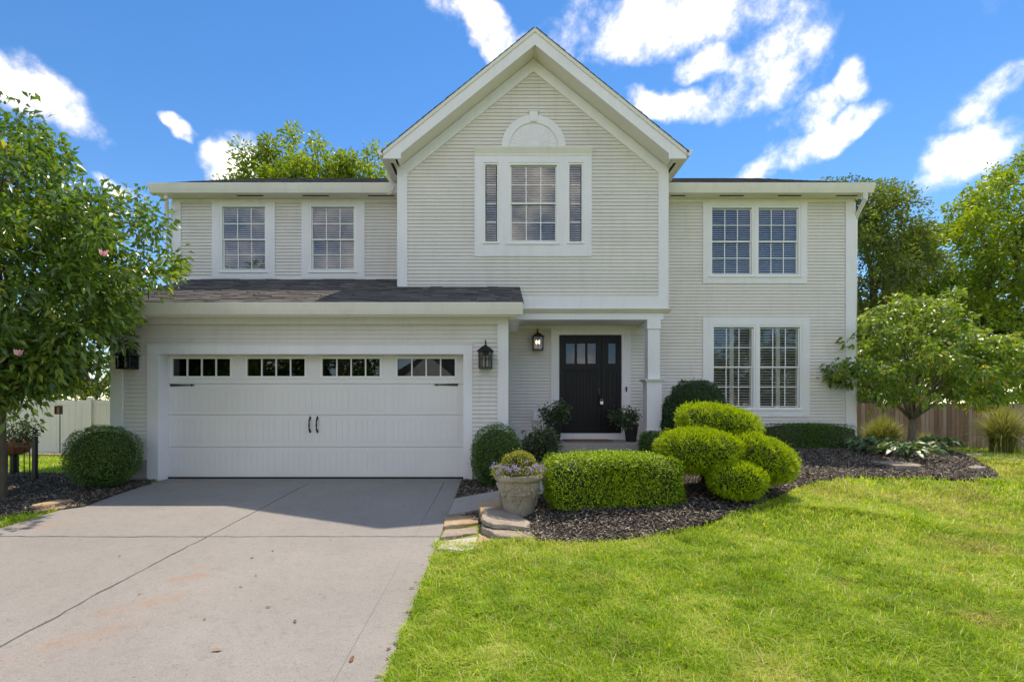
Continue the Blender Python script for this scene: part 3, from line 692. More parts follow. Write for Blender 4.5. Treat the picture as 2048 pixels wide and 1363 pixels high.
for a, b in ((474, 527), (605, 658), (736, 789), (1341, 1370), (1439, 1487), (1556, 1602), (1672, 1714)):
    obj('soffit_vent', MB().box(PX(a, 10.93), PX(b, 10.93), 10.90, 10.945, zfb-0.006, zfb-0.001), M['dark'], house)
# side rakes of the main roof
for xx, s in ((RX0, -1), (RX1, 1)):
    for yy0, yy1, za, zb_ in ((MG+0.09, YR, MZ-0.03, ZR-0.03),):
        m = MB().add([(xx, yy0, za-0.2), (xx+s*.02, yy0, za-0.2), (xx+s*.02, yy1, zb_-0.2), (xx, yy1, zb_-0.2), (xx, yy0, za), (xx+s*.02, yy0, za), (xx+s*.02, yy1, zb_), (xx, yy1, zb_)],
                     [(0, 1, 2, 3), (4, 7, 6, 5), (0, 4, 5, 1), (1, 5, 6, 2), (2, 6, 7, 3), (3, 7, 4, 0)])
        obj('side_rake', m, M['trim'], house)
# main wall trim
zfr = PZ(404.5, YM)
trim('frieze_board', MX0, XL-0.001, YM-T+0.003, YM-0.0005, zfr, zfb-0.001); trim('frieze_board', XR+0.001, MX1, YM-T+0.003, YM-0.0005, zfr, zfb-0.001)
trim('corner_board', MX0-0.02, PX(363, YM), YM-T, YM, 3.9, zfr-0.001); trim('corner_board', PX(1690, YM), MX1+0.02, YM-T, YM, 0.3, zfr-0.001)
trim('corner_board', MX1+0.0005, MX1+0.025, YM+0.001, YM+0.14, 0.3, zfr); trim('corner_board', MX0-0.025, MX0-0.0005, YM+0.001, YM+0.14, 3.0, zfr)
obj('foundation', MB().box(XR, MX1, YM-0.008, YM+0.1, -0.4, 0.46), M['found'], house)

# garage
GX0, GX1 = PX(225, YG), PX(1014, YG)
zge = PZ(628, 8.25)       # bottom of the garage gutter
ox0, ox1 = PX(319, YG), PX(927, YG); oz = PZ(708, YG)
holes_ga = [(ox0-.012, ox1+.012, -0.5, oz+.012)]
wl_ga = obj('garage_wall', wall_mb(front(YG), GX0, GX1, -0.3, 2.85, holes_ga), M['siding'], house)
siding(wl_ga, front(YG), GX0+0.12, GX1-0.10, 0.34, 2.62, [(PX(300, YG), PX(941, YG), -1, PZ(690, YG))])
wl = obj('garage_side_wall', wall_mb(lambda u, o, z: (GX1+o, u, z), YG+0.12, YM-0.13, -0.3, 2.95), M['siding'], house)
sj = MB(); siding(None, lambda u, o, z: (GX1+o, u, z), YG+0.12, YM-0.13, 0.5, 2.95, joined=sj); tag(obj('siding_panels', sj, M['siding'], wl), kind='stuff')
wl = obj('garage_side_wall', wall_mb(lambda u, o, z: (GX0-o, u, z), YG+0.12, 19.3, -0.3, 2.85), M['siding'], house)
sj = MB(); siding(None, lambda u, o, z: (GX0-o, u, z), YG+0.12, 14.0, 0.34, 2.85, joined=sj); tag(obj('siding_panels', sj, M['siding'], wl), kind='stuff')
for a_, b_ in ((GX0, PX(296, YG)-.001), (PX(945, YG)+.001, GX1)): obj('foundation', MB().box(a_, b_, YG-0.01, YG+0.11, -0.3, 0.345), M['found'], house)
trim('corner_board', GX0-0.02, PX(247, YG), YG-T, YG, 0.3, 2.62); trim('corner_board', PX(995, YG), GX1+0.02, YG-T, YG, 0.02, 2.62)
trim('corner_board', GX1+0.0005, GX1+0.024, YG+0.001, YG+0.14, 0.1, 2.9); trim('corner_board', GX0-0.024, GX0-0.0005, YG+0.001, YG+0.14, 0.1, 2.7)
trim('frieze_board', GX0-0.02, GX1+0.02, YG-T-0.004, YG-0.001, 2.621, 2.76)
# casing of the garage opening
cx0, cx1, cz = PX(296, YG), PX(945, YG), PZ(689, YG)
trim('garage_casing', cx0, ox0, YG-T, YD-0.002, -0.10, oz-0.001); trim('garage_casing', ox1, cx1, YG-T, YD-0.002, -0.10, oz-0.001)
trim('garage_casing', cx0, cx1, YG-T-0.003, YD-0.002, oz, cz)
trim('drip_cap', cx0-0.02, cx1+0.02, YG-T-0.02, YG, cz+0.001, cz+0.025)
# garage roof
RZ0, RS = 2.915, 0.385; RY0 = 8.24
gx0, gx1 = GX0-0.14, 0.365
obj('garage_roof_deck', MB().add([(gx0, RY0, RZ0-0.03), (gx1, RY0, RZ0-0.03), (gx1, 11.09, RZ0-0.03+RS*(11.09-RY0)), (gx0, 11.09, RZ0-0.03+RS*(11.09-RY0)),
                                    (gx0, RY0, RZ0-0.09), (gx1, RY0, RZ0-0.09), (gx1, 11.09, RZ0-0.09+RS*(11.09-RY0)), (gx0, 11.09, RZ0-0.09+RS*(11.09-RY0))],
                                   [(0, 1, 2, 3), (4, 7, 6, 5), (0, 4, 5, 1), (1, 5, 6, 2), (2, 6, 7, 3), (3, 7, 4, 0)]), M['dark'], house)
shingle_plane(gx0-0.02, XL-0.0, RY0-0.03, RZ0-0.03, RS, 11.09); shingle_plane(XL-0.0, gx1+0.02, RY0-0.03, RZ0-0.03, RS, YB-0.032)
kgutter(gx0-0.03, PX(1046, 8.2), 8.2, PZ(605, 8.2), PZ(605, 8.2)-PZ(628, 8.2))
trim('fascia', gx0, gx1-0.03, 8.262, 8.285, zge-0.03, RZ0-0.095)
obj('soffit', MB().box(gx0+0.02, gx1-0.05, 8.286, YG-0.001, 2.76, 2.78), M['soffit'], house)
trim('bed_moulding', gx0+0.02, gx1-0.08, 8.30, 8.33, 2.70, 2.759, mat=M['gutter'])
# rake on the right edge of the garage roof
for xx in (gx1-0.03, gx0):
    y0, y1 = 8.29, 10.0; z0 = RZ0-0.095; z1 = z0+RS*(y1-y0)
    m = MB().add([(xx, y0, 2.76), (xx+.03, y0, 2.76), (xx+.03, y1, z1-0.16), (xx, y1, z1-0.16), (xx, y0, z0), (xx+.03, y0, z0), (xx+.03, y1, z1), (xx, y1, z1)],
                 [(0, 1, 2, 3), (4, 7, 6, 5), (0, 4, 5, 1), (1, 5, 6, 2), (2, 6, 7, 3), (3, 7, 4, 0)]); obj('garage_rake', m, M['trim'], house)
obj('eave_return', MB().box(GX1+0.026, gx1-0.035, YG-0.06, YB-0.1, 2.70, 2.758), M['trim'], house)
# triangular side infill of the garage under its roof
for xx in (GX1-0.02, GX0+0.02):
    m = MB().add([(xx, YG+.1, 2.78), (xx, 10.9, 2.78), (xx, 10.9, RZ0-0.1+RS*(10.9-RY0)), (xx, YG+.1, RZ0-0.1+RS*(YG+.1-RY0)), (xx+.02, YG+.1, 2.78), (xx+.02, 10.9, 2.78), (xx+.02, 10.9, RZ0-0.1+RS*(10.9-RY0)), (xx+.02, YG+.1, RZ0-0.1+RS*(YG+.1-RY0))],
                 [(0, 1, 2, 3), (7, 6, 5, 4), (0, 4, 5, 1), (1, 5, 6, 2), (2, 6, 7, 3), (3, 7, 4, 0)]); obj('garage_infill', m, M['siding'], house)
trim('wall_flashing', MX0, XL-0.03, YM-0.02, YM-0.0, RZ0+RS*(11.07-RY0)-0.02, RZ0+RS*(11.07-RY0)+0.03, mat=M['trim'])

# garage door
def garage_door():
    x0, x1 = ox0-0.03, ox1+0.03; zs = [-0.005, PZ(893, YD), PZ(829, YD), PZ(767, YD), oz+0.06]
    # root of the part: backing leaf with window openings in the top section
    wins = [(346, 461), (495, 610), (645, 760), (795, 910)]; wz0, wz1 = PZ(752, YD), PZ(717, YD)
    hs = [(PX(a, YD), PX(b, YD), wz0, wz1) for a, b in wins]
    d = obj('garage_door', wall_mb(front(YD+0.03), x0, x1, 0.0, oz+0.06, hs, 0.04), M['gdoor'], house)
    d['label'] = 'white four section garage door with a row of small windows'
    for i in range(4):
        m = wall_mb(front(YD), x0, x1, zs[i]+0.004, zs[i+1]-0.004, hs if i == 3 else [], 0.029)
        obj('door_section', m, M['gdoor'], d)
        if i < 3:
            # pressed panels of vertical boards: eight bays
            n = 8; w = (PX(925, YD)-PX(338, YD))/n
            for b in range(n):
                a0 = PX(338, YD)+b*w+0.07; a1 = a0+w-0.14; z0 = zs[i]+0.09; z1 = zs[i+1]-0.09
                m = MB().ring(a0-.014, a1+.014, z0-.014, z1+.014, a0, a1, z0, z1, YD-0.0035, YD-0.0005); nb = 5; bw = (a1-a0)/nb
                for k in range(nb): m.box(a0+k*bw+.006, a0+(k+1)*bw-.006, YD-0.004, YD-0.0005, z0+.004, z1-.004)
                obj('pressed_panel', m, M['gdoor'], d)
    for h in hs:
        obj('window_frame', MB().ring(h[0]-.035, h[1]+.035, h[2]-.035, h[3]+.035, h[0]+.002, h[1]-.002, h[2]+.002, h[3]-.002, YD-0.014, YD-0.0005), M['vinyl'], d)
        w = (h[1]-h[0])/4
        for k in range(4):
            obj('pane', MB().box(h[0]+k*w+.006, h[0]+(k+1)*w-.006, YD+0.012, YD+0.016, h[2], h[3]), M['dglass'], d)
            if k: obj('muntin', MB().box(h[0]+k*w-.011, h[0]+k*w+.011, YD-0.008, YD+0.02, h[2]+.002, h[3]-.002), M['vinyl'], d)
    obj('garage_interior', MB().add([(x0, YD+.08, 0), (x1, YD+.08, 0), (x1, 14, 0), (x0, 14, 0), (x0, YD+.08, 2.6), (x1, YD+.08, 2.6), (x1, 14, 2.6), (x0, 14, 2.6)], [(0, 1, 2, 3), (4, 7, 6, 5), (1, 5, 6, 2), (2, 6, 7, 3), (3, 7, 4, 0)]), M['room'], d)
    obj('weather_seal', MB().box(x0, x1, YD-0.02, YD+0.03, -0.0, 0.03), M['dark'], d)
    for xa, xb, z in ((341, 391, 770), (916, 867, 769), (341, 391, 956.5), (921, 870, 955)):
        A, B = PX(xa, YD), PX(xb, YD); zc_ = PZ(z, YD); s = 1 if B > A else -1
        pts = [(A, zc_-.02), (B-s*.075, zc_-.008), (B-s*.07, zc_-.02), (B, zc_), (B-s*.07, zc_+.02), (B-s*.075, zc_+.008), (A, zc_+.02)]
        if s < 0: pts = pts[::-1]
        obj('strap_hinge', MB().prism(pts, YD-0.014, YD-0.004), M['black'], d)
    for px in (620.5, 635):
        X = PX(px, YD); zt, zb_ = PZ(832, YD), PZ(866, YD); zm = (zt+zb_)/2
        m = MB().tube([(X, YD-.01, zb_+.03), (X, YD-.05, zb_+.06), (X, YD-.06, zm), (X, YD-.05, zt-.07), (X, YD-.01, zt-.04)], [.012, .014, .015, .014, .012], 8)
        for zc_, d_ in ((zt-.035, 1), (zb_+.03, -1)):
            m.prism([(X-.02, zc_), (X, zc_-.03), (X+.02, zc_), (X+.012, zc_+.02), (X, zc_+.045), (X-.012, zc_+.02)], YD-.012, YD-.001)
        obj('handle', m, M['black'], d, smooth=False)
garage_door()

# windows
def blind_mb(x0, x1, z0, z1, y, pitch=0.047, tilt=0.75, w=0.05):
    m = MB(); z = z0+0.01; dy = math.cos(tilt)*w/2; dzz = math.sin(tilt)*w/2
    while z < z1:
        m.add([(x0, y-dy, z-dzz), (x1, y-dy, z-dzz), (x1, y+dy, z+dzz), (x0, y+dy, z+dzz), (x0, y-dy, z-dzz+.003), (x1, y-dy, z-dzz+.003), (x1, y+dy, z+dzz+.003), (x0, y+dy, z+dzz+.003)],
              [(0, 3, 2, 1), (4, 5, 6, 7), (0, 1, 5, 4), (2, 3, 7, 6)]); z += pitch
    return m
def window(Y, r, rail, kind, rows=2, cols=3, fw=0.055):
    x0, x1, z0, z1 = r
    w = obj('window', MB().ring(x0-fw-.01, x1+fw+.01, z0-fw-.01, z1+fw+.01, x0-.022, x1+.022, z0-.022, z1+.022, Y-0.022, Y+0.10), M['vinyl'], house)
    obj('sill', MB().box(x0-fw-.03, x1+fw+.03, Y-0.052, Y-0.0225, z0-fw-.03, z0-fw-.006), M['vinyl'], w)
    if rail:
        zr = PZ(rail, Y); spans = [(zr+.006, z1, Y+0.012, 0.0), (z0, zr-.006, Y+0.034, 0.012)]
    else: spans = [(z0, z1, Y+0.012, 0.0)]
    for a, b, yy, ins in spans:
        xa, xb = x0+ins*0.6, x1-ins*0.2
        lo = a-0.024 if b == z1 and rail else a-0.0225
        if rail:
            obj('sash', MB().ring(xa-.022 if ins == 0 else xa-.029, xb+.022 if ins == 0 else xb+.0245, a-(.024 if a > z0 else .0), b+(.024 if b < z1 else .0), xa, xb, a+(.006 if a > z0 else .012), b-(.006 if b < z1 else .008), yy, yy+.02), M['vinyl'], w)
        cw = (xb-xa)/cols; ch = (b-a)/rows
        for i in range(cols):
            for j in range(rows):
                obj('pane', MB().box(xa+i*cw+.001, xa+(i+1)*cw-.001, yy+.012, yy+.016, a+j*ch+.001, a+(j+1)*ch-.001), M['glass'], w)
        for i in range(1, cols): obj('muntin', MB().box(xa+i*cw-.0095, xa+i*cw+.0095, yy+.004, yy+.0115, a+.001, b-.001), M['vinyl'], w)
        for j in range(1, rows): obj('muntin', MB().box(xa, xb, yy+.005, yy+.0118, a+j*ch-.0095, a+j*ch+.0095), M['vinyl'], w)
    if kind == 'blind':
        tag(obj('blind', blind_mb(x0-.015, x1+.015, z0-.02, z1+.02, Y+.075), M['blind'], w), kind='stuff')
    elif kind == 'shutter':
        xm = (x0+x1)/2
        ms = MB()
        for a, b in ((x0-.02, xm), (xm, x1+.02)):
            for c, d in ((a, a+.045), (b-.045, b)): ms.box(c+.001, d-.001, Y+.062, Y+.088, z0-.02, z1+.02)
            zmid = (z0+z1)/2
        obj('shutter_frame', ms, M['vinyl'], w)
        sl_ = MB()
        for a, b in ((x0-.02, xm), (xm, x1+.02)):
            t = blind_mb(a+.047, b-.047, z0-.01, z1+.015, Y+.075, 0.058, 0.42, 0.058); o = len(sl_.v); sl_.v += t.v; sl_.f += [tuple(i+o for i in f) for f in t.f]
        tag(obj('shutter_slats', sl_, M['vinyl'], w), kind='stuff')
    zi0, zi1 = z0-.02, z1+.02
    obj('interior', MB().add([(x0-.05, Y+.11, zi0-.05), (x1+.05, Y+.11, zi0-.05), (x1+.05, Y+1.6, zi0-.05), (x0-.05, Y+1.6, zi0-.05), (x0-.05, Y+.11, zi1+.05), (x1+.05, Y+.11, zi1+.05), (x1+.05, Y+1.6, zi1+.05), (x0-.05, Y+1.6, zi1+.05)],
        [(0, 1, 2, 3), (4, 7, 6, 5), (1, 5, 6, 2), (2, 6, 7, 3), (3, 7, 4, 0)]), M['room'], w)
    return w
for k, (r, rail, kind) in WIN.items(): window(YM, r, rail, kind)
window(YB, gl_c, 406, 'blind'); window(YB, gl_l, None, 'blind', 4, 1, 0.04); window(YB, gl_r, None, 'blind', 4, 1, 0.04)
def surround(ro, inner, Y, name='window_surround', th=T):
    # flat boards round one or more openings
    m = MB(); x0, x1, z0, z1 = ro; inner = sorted(inner)
    zlo = min(i[2] for i in inner); zhi = max(i[3] for i in inner)
    m.box(x0, x1, Y-th, Y-.0005, z0, zlo); m.box(x0, x1, Y-th, Y-.0005, zhi, z1)
    xs_ = [x0]+[q for i in inner for q in (i[0], i[1])]+[x1]
    for a in range(0, len(xs_), 2):
        if xs_[a+1]-xs_[a] > .004: m.box(xs_[a], xs_[a+1], Y-th, Y-.0005, zlo, zhi)
    return obj(name, m, M['trim'], house)
e = 0.066
surround((PX(425, YM), PX(551, YM), PZ(557, YM), zfr-.001), [grow(WIN['ul1'][0], e)], YM)
surround((PX(604, YM), PX(730, YM), PZ(557, YM), zfr-.001), [grow(WIN['ul2'][0], e)], YM)
surround((PX(1405, YM), PX(1613, YM), PZ(567, YM), zfr-.001), [grow(WIN['ur1'][0], e), grow(WIN['ur2'][0], e)], YM)
surround((PX(1405, YM), PX(1618, YM), PZ(833, YM), PZ(634, YM)), [grow(WIN['lr1'][0], e), grow(WIN['lr2'][0], e)], YM)
gs = surround((PX(949, YB), PX(1183, YB), PZ(513, YB), PZ(313, YB)), [grow(gl_l, .051), grow(gl_c, e), grow(gl_r, .051)], YB)
obj('window_header', MB().prismx([(YB-.001, PZ(313, YB)+.001), (YB-.035, PZ(313, YB)+.001), (YB-.04, PZ(309, YB)), (YB-.085, PZ(299, YB)), (YB-.09, PZ(296.5, YB)), (YB-.001, PZ(296.5, YB))][::-1], PX(949, YB), PX(1184, YB)), M['gutter'], house)
# half-round fan over the gable window
def fan():
    c = (PX(1067, YB), PZ(296, YB)); R, r = 0.628, 0.475; n = 36; m = MB()
    arc = lambda q: [(c[0]+q*math.cos(math.pi*i/n), c[1]+q*math.sin(math.pi*i/n)) for i in range(n+1)]
    o, i_ = arc(R), arc(r)
    for k in range(n): m.prism([i_[k], o[k], o[k+1], i_[k+1]], YB-0.045, YB-0.0)
    root = obj('fan_ornament', m, M['trim'], house)
    obj('fan_panel', MB().prism(arc(r-.001), YB-0.024, YB), M['trim'], root)
    for k in range(17):
        a = math.pi*(k+.5)/17; d = math.pi/17*0.34
        for r0, r1 in ((0.16, 0.44),):
            pts = [(c[0]+r0*math.cos(a-d*.5), c[1]+r0*math.sin(a-d*.5)), (c[0]+r1*math.cos(a-d), c[1]+r1*math.sin(a-d)), (c[0]+(r1+.018)*math.cos(a), c[1]+(r1+.018)*math.sin(a)), (c[0]+r1*math.cos(a+d), c[1]+r1*math.sin(a+d)), (c[0]+r0*math.cos(a+d*.5), c[1]+r0*math.sin(a+d*.5))]
            obj('flute', MB().prism(pts, YB-0.0295, YB-0.0245), M['trim'], root)
    obj('hub', MB().prism([(c[0]+.13*math.cos(math.pi*q/10), c[1]+.13*math.sin(math.pi*q/10)) for q in range(11)], YB-0.036, YB-0.0245), M['trim'], root)
    k0, k1 = PZ(243, YB)-.03, PZ(224, YB)
    obj('keystone', MB().prism([(c[0]-.065, k0), (c[0]+.065, k0), (c[0]+.085, k1-.02), (c[0]-.085, k1-.02)], YB-0.07, YB).prism([(c[0]-.10, k1-.019), (c[0]+.10, k1-.019), (c[0]+.10, k1), (c[0]-.10, k1)], YB-0.08, YB), M['trim'], root)
fan()

# front door
def front_door():
    x0, x1, z0, z1 = door_r; zt = PZ(669.5, YM); zb_ = PZ(866, YM); Y = YM+0.03
    trim('door_casing', PX(1102, YM), x0, YM-T, YM+.1, 0.531, zt-.001); trim('door_casing', x1, PX(1261, YM), YM-T, YM+.1, 0.531, zt-.001); trim('door_casing', PX(1102, YM), PX(1261, YM), YM-T-.003, YM+.1, zt, PZ(655, YM)-.021)
    pans = [rect(1132, 1150.5, 685.5, 727, YM), rect(1154, 1171.8, 685.5, 727, YM), rect(1175, 1193, 685.5, 727, YM)]
    s0, s1 = x0+.004, PX(1203.5, YM); l0, l1 = PX(1210, YM), x1-.004
    d = obj('front_door', wall_mb(front(Y), s0, s1, zb_+.005, zt-.005, pans, .05), M['door'], house)
    d['label'] = 'black craftsman door with three top panes and sidelight'
    sp = rect(1216.8, 1233, 685.5, 727, YM)
    obj('sidelight', wall_mb(front(Y), l0, l1, zb_+.005, zt-.005, [sp], .05), M['door'], d)
    obj('mullion', MB().box(s1+.002, l0-.002, Y-.02, Y+.05, zb_+.005, zt-.005), M['door'], d)
    for p_ in pans+[sp]:
        obj('pane', MB().box(p_[0]+.001, p_[1]-.001, Y+.02, Y+.026, p_[2]+.001, p_[3]-.001), M['dglass'], d)
        obj('pane_bead', MB().ring(p_[0]-.012, p_[1]+.012, p_[2]-.012, p_[3]+.012, p_[0]+.004, p_[1]-.004, p_[2]+.004, p_[3]-.004, Y-.008, Y-.0005), M['door'], d)
    obj('dentil_shelf', MB().box(s0+.09, s1-.09, Y-.03, Y-.0005, PZ(738, YM), PZ(734, YM)), M['door'], d)
    for a, b, n in ((PX(1133, YM), PX(1193, YM), 9), (PX(1217, YM), PX(1233, YM), 2)):
        za, zc_ = PZ(839, YM), PZ(741, YM); w = (b-a)/n
        obj('panel_moulding', MB().ring(a-.03, b+.03, za-.03, zc_+.03, a-.004, b+.004, za-.004, zc_+.004, Y-.012, Y-.0005), M['door'], d)
        for k in range(n): obj('plank', MB().box(a+k*w+.004, a+(k+1)*w-.004, Y-.008, Y-.0005, za, zc_), M['door'], d, bevel=.003)
    X = PX(1198, YM)
    obj('handle', MB().tube([(X, Y-.01, PZ(806, YM)), (X, Y-.06, PZ(803, YM)), (X, Y-.065, PZ(793, YM)), (X, Y-.05, PZ(786, YM)), (X, Y-.01, PZ(784, YM))], .011, 8).box(X-.025, X+.025, Y-.02, Y-.001, PZ(788, YM), PZ(776, YM)), M['black'], d)
    obj('threshold', MB().box(x0-.02, x1+.02, YM-.05, YM+.1, 0.535, zb_), M['trim'], d)
    obj('dark_hall', MB().add([(x0, YM+.13, .5), (x1, YM+.13, .5), (x1, YM+2, .5), (x0, YM+2, .5), (x0, YM+.13, 2.8), (x1, YM+.13, 2.8), (x1, YM+2, 2.8), (x0, YM+2, 2.8)], [(0, 1, 2, 3), (4, 7, 6, 5), (1, 5, 6, 2), (2, 6, 7, 3), (3, 7, 4, 0)]), M['room'], d)
front_door()
# key lockbox hanging from the handle
lx, lz = PX(1202, YM), PZ(803, YM)
lb = thing('lockbox', 'small silver key lockbox hanging on the black front door', 'lockbox', (lx, YM-.06, lz-.05))
obj('body', MB().box(lx-.035, lx+.035, YM-.08, YM-.035, lz-.06, lz+.01), M['silver'], lb, bevel=.006); obj('shackle', MB().tube([(lx-.025, YM-.06, lz+.01), (lx-.025, YM-.06, lz+.045), (lx, YM-.06, lz+.06), (lx+.025, YM-.06, lz+.045), (lx+.025, YM-.06, lz+.01)], .006, 6), M['silver'], lb)
# doorbell and outlet
db = MB().box(PX(1250.5, YM), PX(1253.5, YM), YM-.045, YM-.0305, PZ(782, YM), PZ(773, YM)); o = obj('doorbell', db, M['black'], house)
o = obj('outlet_cover', MB().box(PX(1066, YM), PX(1080, YM), YM-.05, YM-.014, PZ(841, YM), PZ(820, YM)), M['vinyl'], house, bevel=.005)
# porch floor and step
obj('porch_floor', MB().box(GX1+0.02, XR-0.05, 9.75, YM-.015, -0.2, 0.53), M['walk'], house, bevel=.01)
obj('porch_step', MB().box(GX1+0.4, XR-0.7, 9.40, 9.748, -0.2, 0.37), M['walk'], house, bevel=.01)
# column
def column():
    X = PX(1311, 9.97); Y = YB+.14
    h = lambda a, z0, z1: (X-a, X+a, Y-a, Y+a, z0, z1)
    c = obj('porch_column', MB().box(*h(.118, .70, 2.80)), M['trim'], house)
    obj('pedestal', MB().box(*h(.145, .64, 1.72)), M['trim'], c); obj('base', MB().box(*h(.158, .531, .80)), M['trim'], c)
    obj('pedestal_cap', MB().box(*h(.205, 1.765, 1.785)).box(*h(.18, 1.74, 1.764)).box(*h(.16, 1.721, 1.739)), M['gutter'], c)
    obj('capital', MB().box(*h(.132, 2.78, 2.954)).box(*h(.142, 2.77, 2.779)), M['trim'], c)
column()
# downspouts
def downspout(pts, w=.035):
    m = MB(); P = [Vector(p) for p in pts]; m.tube(P, [w*1.2]*len(P), 4); return obj('downspout', m, M['gutter'], house)
downspout([(PX(1731, 10.75), 10.75, zfb-.02), (PX(1731, 10.75), 10.75, zfb-.12), (MX1+.06, 11.15, zfb-.42), (MX1+.06, 11.16, 3.0), (MX1+.06, 11.16, 0.3)], .04)
downspout([(PX(338, 10.75)-.06, 10.75, zfb-.02), (PX(338, 10.75)-.06, 10.75, zfb-.1), (MX0-.05, 11.0, zfb-.35), (MX0-.05, 11.0, 4.4), (MX0-.02, 10.85, 4.22)], .035)
xo = AX-(XR-AX+.24)
downspout([(xo-.05, 10.3, 5.92), (xo-.05, 10.34, 5.86), (xo+.04, 10.45, 5.74), (xo-.02, 10.55, 5.68), (xo-.12, 10.6, 5.66)], .035)

# ------------------------------------------------------------------ porch and wall things
m = MB().box(PX(1128, 10.75), PX(1219, 10.75), 10.35, 10.95, .533, .553)
tag(obj('doormat', m, M['mat'], bevel=.004), 'brown coir doormat on the porch before the black door', 'doormat')
def lantern(name, label, X, Yw, zt, zb_, w, lit=False, scroll=False):
    h = zt-zb_; Yc = Yw-w*.5-.07; blk = M['bronze'] if lit else M['black']
    L = thing(name, label, 'lantern', (X, Yw, zb_), 'black wall lanterns on the house front')
    obj('back_plate', MB().box(X-.05, X+.05, Yw-.025, Yw-.014, zb_+h*.3, zb_+h*.75), blk, L)
    if scroll:
        pts = []
        for i in range(26):
            t = i/25; a = math.pi*0.5+t*2.6*math.pi; r = .11*(1-.78*t); pts.append((X-.02+r*math.cos(a)*1.0, Yc+.02, zb_+h*.80+r*math.sin(a)))
        obj('bracket', MB().tube([(X, Yw-.02, zb_+h*.55), (X+.10, Yc+.02, zb_+h*.74), (X+.075, Yc+.02, zb_+h*.88)]+pts, .011, 6), blk, L)
    else:
        obj('bracket', MB().tube([(X, Yw-.02, zb_+h*.5), (X, Yw-.03, zt-.02), (X, Yc+.04, zt), (X, Yc, zt-.05), (X, Yc, zb_+h*.62)], [.01]*5, 6), blk, L)
    bt = zb_+h*.62 if not scroll else zb_+h*.52
    a = w*.5
    m = MB().lathe([(a*1.9, bt-.012), (a*1.75, bt+.004), (a*.9, bt+.06), (a*.22, bt+.095), (a*.12, bt+.11)], (X, Yc, 0), 4)
    ang = math.pi/4; m.v = [(X+(x-X)*math.cos(ang)-(y-Yc)*math.sin(ang), Yc+(x-X)*math.sin(ang)+(y-Yc)*math.cos(ang), z) for x, y, z in m.v]
    obj('roof_cap', m, blk, L)
    obj('base', MB().box(X-a*1.12, X+a*1.12, Yc-a*1.12, Yc+a*1.12, zb_, zb_+.022), blk, L)
    fr = MB()
    for sx_ in (-1, 1):
        for sy in (-1, 1): fr.box(X+sx_*a-.013, X+sx_*a+.013, Yc+sy*a-.013, Yc+sy*a+.013, zb_+.0225, bt-.002)
    zm = (zb_+bt)/2+.02
    for sy in (-1, 1): fr.box(X-a+.0135, X+a-.0135, Yc+sy*a-.004, Yc+sy*a+.004, zm-.004, zm+.004); fr.box(X-.004, X+.004, Yc+sy*a-.0035, Yc+sy*a+.0035, zb_+.023, bt-.003)
    for sx_ in (-1, 1): fr.box(X+sx_*a-.004, X+sx_*a+.004, Yc-a+.0135, Yc+a-.0135, zm-.004, zm+.004)
    obj('cage', fr, blk, L)
    for sy in (-1, 1): obj('pane', MB().box(X-a+.014, X+a-.014, Yc+sy*(a-.008)-.0015, Yc+sy*(a-.008)+.0015, zb_+.024, bt-.004), M['lglass'], L)
    for sx_ in (-1, 1): obj('pane', MB().box(X+sx_*(a-.008)-.0015, X+sx_*(a-.008)+.0015, Yc-a+.014, Yc+a-.014, zb_+.024, bt-.004), M['lglass'], L)
    for dx in (-.028, .028):
        obj('bulb', MB().lathe([(.004, .0), (.012, .005), (.017, .03), (.014, .055), (.004, .075)], (X+dx, Yc, zm-.02), 10), M['bulb' if lit else 'bulb_off'], L, smooth=True)
        obj('candle', MB().lathe([(.013, 0), (.013, zm-.022-zb_-.023)], (X+dx, Yc, zb_+.023), 8), M['soffit'], L)
lantern('wall_lantern', 'unlit black box lantern beside the right edge of the garage door', PX(971, 8.45), YG, PZ(681, 8.5), PZ(737, 8.42), .20)
lantern('wall_lantern', 'lit black lantern on the porch wall left of the front door', PX(1075.5, 10.95), YM, PZ(657, 10.95), PZ(700.5, 10.92), .20, True)
lantern('wall_lantern', 'black lantern with scrolled bracket at the far left of the garage', PX(256, 8.45), YG, PZ(684, 8.5), PZ(738, 8.42), .20, False, True)

